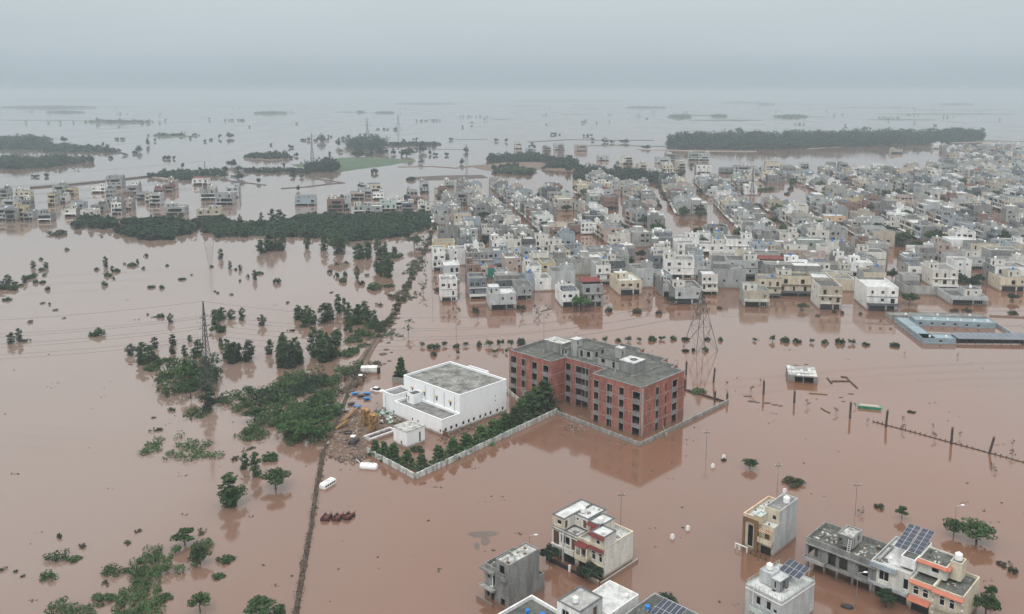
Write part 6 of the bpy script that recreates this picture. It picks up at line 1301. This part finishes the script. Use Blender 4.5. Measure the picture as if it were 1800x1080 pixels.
# fence line
g = [at(*p) for p in [(1535, 742), (1600, 759), (1680, 781), (1740, 797), (1830, 822)]]; root = empty('post_fence', (*g[0], 0)); tag(root, 'long low row of small dark posts running to the right edge', 'fence'); m = MB(); ra = MB()
for a, b in zip(g, g[1:]):
    n = int(math.dist(a, b) / 1.1)
    for i in range(n): x, y = a[0] + (b[0] - a[0]) * i / n - g[0][0], a[1] + (b[1] - a[1]) * i / n - g[0][1]; m.box(x - .1, x + .1, y - .1, y + .1, -.3, .45 + .15 * math.sin(i), 'darkmud')
    ra.tube((a[0] - g[0][0], a[1] - g[0][1], .08), (b[0] - g[0][0], b[1] - g[0][1], .08), .12, 'darkmud', 4)
m.make('post_line', root); ra.make('plinth', root)
# dead palm trunks
for i, (px, py, hp, lean) in enumerate([(1206, 659, 22, 0), (1254, 672, 24, .3), (1342, 694, 24, 0), (1396, 708, 20, 0), (1494, 735, 27, 0), (1557, 751, 28, .2), (1672, 781, 28, 0), (1739, 798, 28, .8), (1256, 707, 18, .1), (1278, 708, 16, 0), (1204, 682, 14, 0)]):
    x, y = at(px, py); h = hp / ppm(x, y); m = MB(); root = empty('palm_trunk', (x, y, 0)); n = 7
    for j in range(n): 
        z0, z1 = -.3 + (h + .3) * j / n, -.3 + (h + .3) * (j + 1) / n; m.tube((lean * z0 / h, 0, z0), (lean * z1 / h, 0, z1 + .02), .26, 'trunk', 7, .32)
    m.make('trunk', root); c = MB()
    for j in range(9): a = j * .7; l = rr.uniform(.3, .8); c.tube((lean, 0, h - .1), (lean + l * .5 * math.cos(a), l * .5 * math.sin(a), h + l * .8), .05, 'driedplant', 3, .02)
    c.make('crown', root); auto_tag(root, 'bare lopped palm trunk', 'palm', 'row of lopped palm trunks', (x, y))
# square shed with slab roof
x, y = at(1385, 672); A = R(14); B = Building('square_shed', (x, y), A)
B.vol(0, 8.4, 0, 9.5, -.6, 2.2, 'cement', 'greywall', [('f', 1.9, 4.2, -.5, 1.9, 'h'), ('f', 4.5, 7.2, -.5, 1.9, 'h'), ('l', 2, 3.5, 0, 1.8, 'h')], par=.0, roof='stonesheet')
q = B.part('roof_sheet')
for i in range(7):
    for j in range(6): a, b = .1 + i * 1.18, .15 + j * 1.55; e = rr.uniform(0, .08); q.box(a, a + 1.05, b, b + 1.4, 2.21 + e, 2.27 + e, rr.choice(['rooflight', 'stonesheet', 'offwhite', 'cementlight']))
B.finish('grey square roofless-looking shed with loose pale roof sheets, alone in water', 'shed')
# green container boat
x, y = at(1511, 718); root = empty('boat', (x, y, 0), R(-17)); tag(root, 'small green flat boat carrying sand in the open water', 'boat'); m = MB()
m.hexa([(0, 0, -.3), (5.2, 0, -.3), (5.2, 1.8, -.3), (0, 1.8, -.3), (-.4, -.15, .75), (5.6, -.15, .75), (5.6, 1.95, .75), (-.4, 1.95, .75)], 'greenboat'); m.make('hull', root)
m = MB(); m.hexa([(0, .1, .752), (5.2, .1, .752), (5.2, 1.7, .752), (0, 1.7, .752), (.6, .5, .95), (4.6, .5, .9), (4.6, 1.3, .95), (.6, 1.3, .92)], 'pinkish'); m.make('load', root)
x, y = at(1424, 692); m = MB(); m.hexa([(0, 0, -.2), (4.5, -.4, -.2), (4.2, 1.1, -.2), (0, .9, -.2), (-.2, -.1, .3), (4.8, -.5, .25), (4.4, 1.2, .3), (-.1, 1, .28)], 'peach'); tag(m.make('raft', loc=(x, y, 0), rz=R(-8)), 'low tan raft drifting beside the square shed', 'raft')
# blue-grey shed compound -----------------------------------------------------------------------------
def shedrow(P, wd, h, mt, label, roof='bluesheet', n=3, name='long_shed'):
    a, b = at(*P[0]), at(*P[1]); l = math.dist(a, b); rz = math.atan2(b[1] - a[1], b[0] - a[0]); B = Building(name, a, -rz)
    ops = []
    k = int(l / 4)
    for i in range(k): ops.append(('f', i * 4 + 1.4, i * 4 + 2.6, .4, 1.3, 'v'))
    B.vol(0, l, 0, wd, -.5, h, mt, mt, ops, par=.25, roof=roof, pt=.12)
    q = B.part('roof_vent')
    for i in range(n): q.box(l * (i + .5) / n, l * (i + .5) / n + .6, wd * .3, wd * .3 + .6, h + .01, h + .7, 'tankwhite')
    return B.finish(label, 'shed')
shedrow([(1608, 572), (1750, 578)], 6.5, 1.9, 'bluewall', 'long pale blue shed with flat sheet roof along the far side of the compound', n=6)
shedrow([(1565, 562), (1735, 565)], 5, 1.5, 'greywall', 'low grey shed row behind the long pale blue shed', roof='roof', n=3)
shedrow([(1622, 604), (1680, 605)], 6, 1.7, 'bluewall', 'short pale blue shed at the near corner of the compound', n=2)
a, b = at(1572, 566), at(1622, 604); l = math.dist(a, b); rz = math.atan2(b[1] - a[1], b[0] - a[0]); B = Building('long_shed', a, -rz)
B.vol(0, l, 0, 4.5, -.5, 1.7, 'bluewall', 'bluewall', [('f', i * 4 + 1, i * 4 + 2, .4, 1.2, 'v') for i in range(int(l / 4))], par=.25, roof='bluesheet', pt=.12); B.finish('pale blue shed wing running towards the camera on the compound left side', 'shed')
a = at(1684, 604); root = empty('open_shed', (*a, 0), 0); tag(root, 'open-sided shed with slate blue sheet roof at the compound front', 'shed'); m = MB(); m.hexa([(0, 0, 1.6), (30, -2, 1.6), (30, 5, 2.1), (0, 6, 2.1), (0, 0, 1.7), (30, -2, 1.7), (30, 5, 2.2), (0, 6, 2.2)], 'slate')
for i in range(16): m.hexa([(i * 1.9, .05 - i * .12, 1.71), (i * 1.9 + .15, .05 - i * .12, 1.71), (i * 1.9 + .15, 5.9 - i * .06, 2.21), (i * 1.9, 5.9 - i * .06, 2.21), (i * 1.9, .05 - i * .12, 1.77), (i * 1.9 + .15, .05 - i * .12, 1.77), (i * 1.9 + .15, 5.9 - i * .06, 2.27), (i * 1.9, 5.9 - i * .06, 2.27)], 'bluesheet')
m.make('roof', root); m = MB()
for i in range(11): m.box(i * 2.9 + .1, i * 2.9 + .3, .2 - i * .18, .4 - i * .18, -.5, 1.6, 'steel')
m.box(0, 30, 5.2, 5.35, -.5, 1.6, 'bluewall'); m.make('post_frame', root)
wall_run([(1750, 572), (1800, 603)], 1.1, 'bluewall', 'pale blue fence wall closing the right side of the compound', cap='palesteel')
wall_run([(1740, 556), (1830, 560)], .5, 'cementlight', 'low pale kerb wall right of the blue shed compound')

# ---------------------------------------------------------------- yard objects near the road
def silo(px, py, h, r, label):
    x, y = at(px, py); root = empty('silo', (x, y, 0)); tag(root, label, 'silo', 'two rusty silos'); m = MB(); pr = []
    n = 9
    for i in range(n + 1): z = -.4 + (h + .4) * i / n; pr += [(r, z), (r * 1.03, z + .05), (r, z + .1)]
    m.lathe(0, 0, pr, 'rust', 20); m.make('shell', root); c = MB(); c.lathe(0, 0, [(r, h + .12), (r * .7, h + .35), (r * .2, h + .5)], 'rust', 20); c.make('roof', root)
    l = MB(); 
    for xx in (-.25, .25): l.box(xx - .03, xx + .03, -r - .15, -r - .1, 0, h, 'steel')
    for i in range(int(h / .4)): l.box(-.22, .22, -r - .15, -r - .1, .2 + i * .4, .24 + i * .4, 'steel')
    l.make('ladder', root)
silo(643, 748, 4.2, 1.15, 'left one of two rusty yellow silos standing in the flooded yard'); silo(657, 760, 4.6, 1.25, 'right one of two rusty yellow silos, slightly nearer the camera')
def cart(px, py, label, mt='bluecart', rz=0.):
    x, y = at(px, py); root = empty('cart', (x, y, 0), rz); root.scale = (.75, .75, .8); tag(root, label, 'cart', 'handcarts afloat in the flooded yard'); m = MB()
    m.hexa([(-1.0, -.6, .1), (1.0, -.6, .1), (1.0, .6, .1), (-1.0, .6, .1), (-1.3, -.8, .75), (1.3, -.8, .75), (1.3, .8, .75), (-1.3, .8, .75)], mt); m.make('tray', root)
    m = MB(); m.box(-1.1, 1.1, -.62, .62, .752, .8, 'darkmud' if mt == 'steel' else mt); m.tube((1.2, .3, .6), (2.0, .3, .9), .04, 'steel'); m.tube((1.2, -.3, .6), (2.0, -.3, .9), .04, 'steel'); m.make('handle', root)
    for yy in (-.75, .75):
        w_ = MB(); w_.tube((0, yy - .08, .1), (0, yy + .08, .1), .4, 'tyre', 12); w_.make('wheel', root)
cart(624, 694, 'blue cart furthest back beside the dark bush', rz=.3); cart(645, 694, 'blue cart nearest the small white car', rz=-.1); cart(645, 703, 'blue cart directly below the one by the white car', rz=.1); cart(628, 717, 'blue cart between the grey bin and the rusty silos', rz=-.2)
cart(634, 698, 'grey cart lying between the three blue carts', 'steel', .2); cart(607, 724, 'dull blue cart half hidden by the road bank bushes', 'bluegrey', .1); cart(617, 712, 'dark round-looking cart beside the road wall', 'steel', .6)
def car(px, py, rz, label):
    x, y = at(px, py); root = empty('car', (x, y, -.55), rz); tag(root, label, 'car'); m = MB()
    m.hexa([(-2.0, -.8, .35), (2.0, -.8, .35), (2.0, .8, .35), (-2.0, .8, .35), (-1.95, -.78, .95), (1.9, -.75, .85), (1.9, .75, .85), (-1.95, .78, .95)], 'tankwhite'); m.make('body', root)
    c = MB(); c.hexa([(-1.5, -.74, .951), (.95, -.72, .9), (.95, .72, .9), (-1.5, .74, .951), (-1.0, -.6, 1.45), (.3, -.6, 1.45), (.3, .6, 1.45), (-1.0, .6, 1.45)], 'glass'); c.make('window_band', root)
    r_ = MB(); r_.box(-.98, .28, -.58, .58, 1.452, 1.5, 'tankwhite'); r_.make('roof', root)
    for xx in (-1.25, 1.25):
        for yy in (-.75, .75): w_ = MB(); w_.tube((xx, yy - .1, .32), (xx, yy + .1, .32), .32, 'tyre', 12); w_.make('wheel', root)
car(663, 687, R(-25), 'small white car flooded to its doors left of the white hall')
# white container with dark end
x, y = at(634, 658); root = empty('container', (x, y, 0), R(2)); tag(root, 'white box container with dark open end by the road wall', 'container'); m = MB(); m.box(0, 5.0, 0, 2.4, -.4, 2.0, 'white', skip=(3,)); 
for i in range(12): m.box(.2 + i * .4, .35 + i * .4, -.04, -.002, -.3, 1.9, 'offwhite')
m.make('body', root); m = MB(); m.hexa([(5.02, 0, -.4), (5.9, .9, -.4), (5.94, .8, -.4), (5.06, -.05, -.4), (5.02, 0, 1.9), (5.9, .9, 1.9), (5.94, .8, 1.9), (5.06, -.05, 1.9)], 'darkgate'); m.make('door', root)
# low dark shed wing behind the hall
x, y = at(690, 672); m = MB(); m.box(0, .15, 0, 6, -.5, 2.0, 'darkgate'); m.box(.15, 6, 0, .15, -.5, 1.6, 'greywall'); m.box(.15, 6, 5.85, 6, -.5, 1.6, 'greywall'); tag(m.make('fence_screen', loc=(x, y, 0), rz=-R(20)), 'dark sheet screen under the conical tree behind the white hall', 'screen')
# tractor loader
def loader(px, py, rz, label, mt='machine'):
    x, y = at(px, py); root = empty('loader', (x, y, -.2), rz); tag(root, label, 'loader'); m = MB(); m.box(-1.3, 1.5, -.6, .6, .5, 1.3, mt); m.make('body', root)
    c = MB(); c.box(-1.0, .2, -.55, .55, 1.302, 1.4, mt); 
    for xx in (-1.0, .1):
        for yy in (-.5, .42): c.box(xx, xx + .08, yy, yy + .08, 1.402, 2.4, 'steel')
    c.box(-1.1, .3, -.6, .6, 2.402, 2.5, 'trimwhite'); c.make('cab', root)
    for xx, rr_ in ((-.8, .65), (1.1, .45)):
        for yy in (-.75, .75): w_ = MB(); w_.tube((xx, yy - .15, rr_), (xx, yy + .15, rr_), rr_, 'tyre', 14); w_.make('wheel', root)
    b = MB(); b.hexa([(1.6, -.8, .3), (2.3, -.8, .3), (2.3, .8, .3), (1.6, .8, .3), (1.7, -.8, 1.1), (2.0, -.8, 1.1), (2.0, .8, 1.1), (1.7, .8, 1.1)], mt); b.make('bucket', root)
loader(634, 673, R(-80), 'muddy yellow loader parked in water below the white container', 'wooddoor'); loader(622, 781, R(80), 'small white-roofed tractor among the rubbish', 'steel')
# conveyor arms
def conveyor(P, label):
    a, b = at(*P[0]), at(*P[1]); l = math.dist(a, b); root = empty('conveyor', (*a, 0), math.atan2(b[1] - a[1], b[0] - a[0])); tag(root, label, 'conveyor'); m = MB()
    m.hexa([(0, -.4, .3), (l, -.4, 1.6), (l, .4, 1.6), (0, .4, .3), (0, -.4, .6), (l, -.4, 1.9), (l, .4, 1.9), (0, .4, .6)], 'machine'); m.make('belt_frame', root); q = MB()
    for i in range(5): xx = l * (i + .5) / 5; q.tube((xx, -.35, -.4), (xx, -.35, .3 + 1.3 * (i + .5) / 5), .06, 'machine'); q.tube((xx, .35, -.4), (xx, .35, .3 + 1.3 * (i + .5) / 5), .06, 'machine')
    q.make('leg', root)
conveyor([(603, 743), (629, 727)], 'rusty yellow conveyor arm lying left of the silos'); conveyor([(590, 757), (612, 750)], 'bent yellow machine arm half sunk at the litter edge')
x, y = at(612, 763); m = MB(); m.lathe(0, 0, [(.9, -.3), (1.0, .5), (.9, .55), (.8, .3)], 'darkgate', 16, 1.3, 1); tag(m.make('basin', loc=(x, y, 0)), 'dark round basin at the upper end of the littered mud', 'basin')
# tankers
def tanker(px, py, rz, label, L_=6.5, r=1.0):
    x, y = at(px, py); root = empty('tanker', (x, y, .1), rz); tag(root, label, 'tanker'); m = MB(); n = 16; P = []
    prof = [(0, .3), (.1, .75), (.35, 1), (L_ - .35, 1), (L_ - .1, .75), (L_, .3)]; i0 = len(m.v)
    for xx, q in prof:
        for k in range(n): t_ = 6.283 * k / n; m.v.append((xx, r * q * math.cos(t_), .3 + r * q * math.sin(t_)))
    for j in range(len(prof) - 1):
        for k in range(n): a = i0 + j * n; m.f.append((a + k, a + n + k, a + n + (k + 1) % n, a + (k + 1) % n)); m.m.append('tankwhite')
    for j in (0, len(prof) - 1): m.f.append(tuple(i0 + j * n + k for k in range(n))); m.m.append('tankwhite')
    m.make('tank', root); q = MB()
    for xx in (1, L_ / 2, L_ - 1): q.lathe(xx, 0, [(.28, .3 + r * .97), (.28, .3 + r + .12), (.1, .3 + r + .15)], 'palesteel', 10)
    q.tube((0, .2, .9), (-1.2, .8, 1.5), .12, 'palesteel', 6); q.make('hatch', root)
tanker(633, 822, R(-10), 'white cylindrical tank lying in water at the hall wall corner', 4.2, .85)
x, y = at(566, 860); root = empty('bus', (x, y, -.45), R(62)); root.scale = (.62, .75, .72); tag(root, 'white minibus sunk beside the narrow road bank', 'bus'); m = MB()
m.hexa([(0, -1, .2), (6.4, -1, .2), (6.4, 1, .2), (0, 1, .2), (0, -1, 1.7), (6.4, -1, 1.7), (6.4, 1, 1.7), (0, 1, 1.7)], 'tankwhite'); m.hexa([(0, -1, 1.701), (6.4, -1, 1.701), (6.4, 1, 1.701), (0, 1, 1.701), (.3, -.8, 2.2), (5.9, -.8, 2.2), (5.9, .8, 2.2), (.3, .8, 2.2)], 'tankwhite'); m.make('body', root)
q = MB(); 
for yy in (-1.01, 1.003): 
    for i in range(5): q.box(.5 + i * 1.1, 1.4 + i * 1.1, yy, yy + .008, 1.1, 1.6, 'glass')
q.box(6.401, 6.41, -.8, .8, 1.0, 1.6, 'glass'); q.make('window_band', root); q = MB(); q.box(2.4, 3.6, -.5, .5, 2.202, 2.35, 'palesteel'); q.box(4.4, 5.0, -.3, .3, 2.202, 2.3, 'palesteel'); q.make('roof_vent', root)
# three red trailers
for i, (px, py) in enumerate([(574, 912), (594, 912), (613, 910)]):
    x, y = at(px, py); root = empty('tractor_trolley', (x, y, -.25), R(78 - i * 6)); tag(root, ['leftmost of three red farm trolleys parked in the water below the bus', 'middle one of three red farm trolleys below the bus', 'rightmost of three red farm trolleys below the bus'][i], 'trolley', 'three red farm trolleys'); m = MB()
    m.box(-1.2, 1.3, -.65, .65, .45, .55, 'redpaint'); m.box(-1.2, 1.3, -.68, -.62, .552, 1.0, 'redpaint'); m.box(-1.2, 1.3, .62, .68, .552, 1.0, 'redpaint'); m.box(-1.24, -1.18, -.62, .62, .552, 1.0, 'redpaint'); m.make('bed', root)
    q = MB(); q.tube((1.3, 0, .5), (2.6, 0, .7), .07, 'redpaint'); q.tube((-.9, -.6, .6), (-.3, .6, 1.3), .06, 'steel'); q.tube((.9, -.6, .6), (.2, .6, 1.3), .06, 'steel'); q.make('drawbar', root)
    for xx in (-.7, .7):
        for yy in (-.8, .8): w_ = MB(); w_.tube((xx, yy - .1, .4), (xx, yy + .1, .4), .4, 'tyre', 12); w_.make('wheel', root)
# white gate posts / pillars standing in water
for i, (px, py) in enumerate([(1182, 947), (1209, 932), (1253, 822), (1272, 806), (1379, 866), (1401, 940 - 2)][:5]):
    x, y = at(px, py); m = MB(); m.box(-.3, .3, -.3, .3, -.4, .75, 'tankwhite'); m.lathe(0, 0, [(.34, .752), (.34, .85), (.1, .95)], 'offwhite', 8); o = m.make('gate_pillar', loc=(x, y, 0), rz=.7); auto_tag(o, 'small white pillar stub', 'pillar', 'white pillar stubs in open water', (x, y))
# parked things near the right foreground houses
x, y = at(1322, 534); m = MB(); m.box(0, 2.6, 0, 1.4, -.3, .9, 'tankwhite'); m.hexa([(.2, .05, .901), (2.3, .05, .901), (2.3, 1.35, .901), (.2, 1.35, .901), (.5, .2, 1.4), (2, .2, 1.4), (2, 1.2, 1.4), (.5, 1.2, 1.4)], 'glass'); tag(m.make('van', loc=(x, y - 3, 0)), 'white van roof showing above water at the olive grey house', 'van')
x, y = at(1489, 1068); m = MB(); m.lathe(0, 0, [(.7, -.1), (.7, .2), (.55, .42), (.35, .5), (.1, .52)], 'darkgate', 14, 1.5, .8); tag(m.make('car_roof', loc=(x, y, 0), rz=R(-20)), 'dark sunken car roof below the grey frame building', 'car')
m = MB(); rs_ = random.Random(8)
for cx_, cy_, rx, ry in ((845, 940, 26, 6), (862, 938, 14, 5), (853, 952, 9, 8), (838, 960, 5, 7)):
    P = [at(cx_ + rx * math.cos(t_ * .35) * rs_.uniform(.8, 1.1), cy_ + ry * math.sin(t_ * .35) * rs_.uniform(.8, 1.1)) for t_ in range(18)]; m.poly([(*p, .004 + .004 * len(m.f)) for p in P], 'silt')
tag(m.make('silt_patch'), kind='structure')
finish_labels()
print('objects', len(bpy.data.objects))
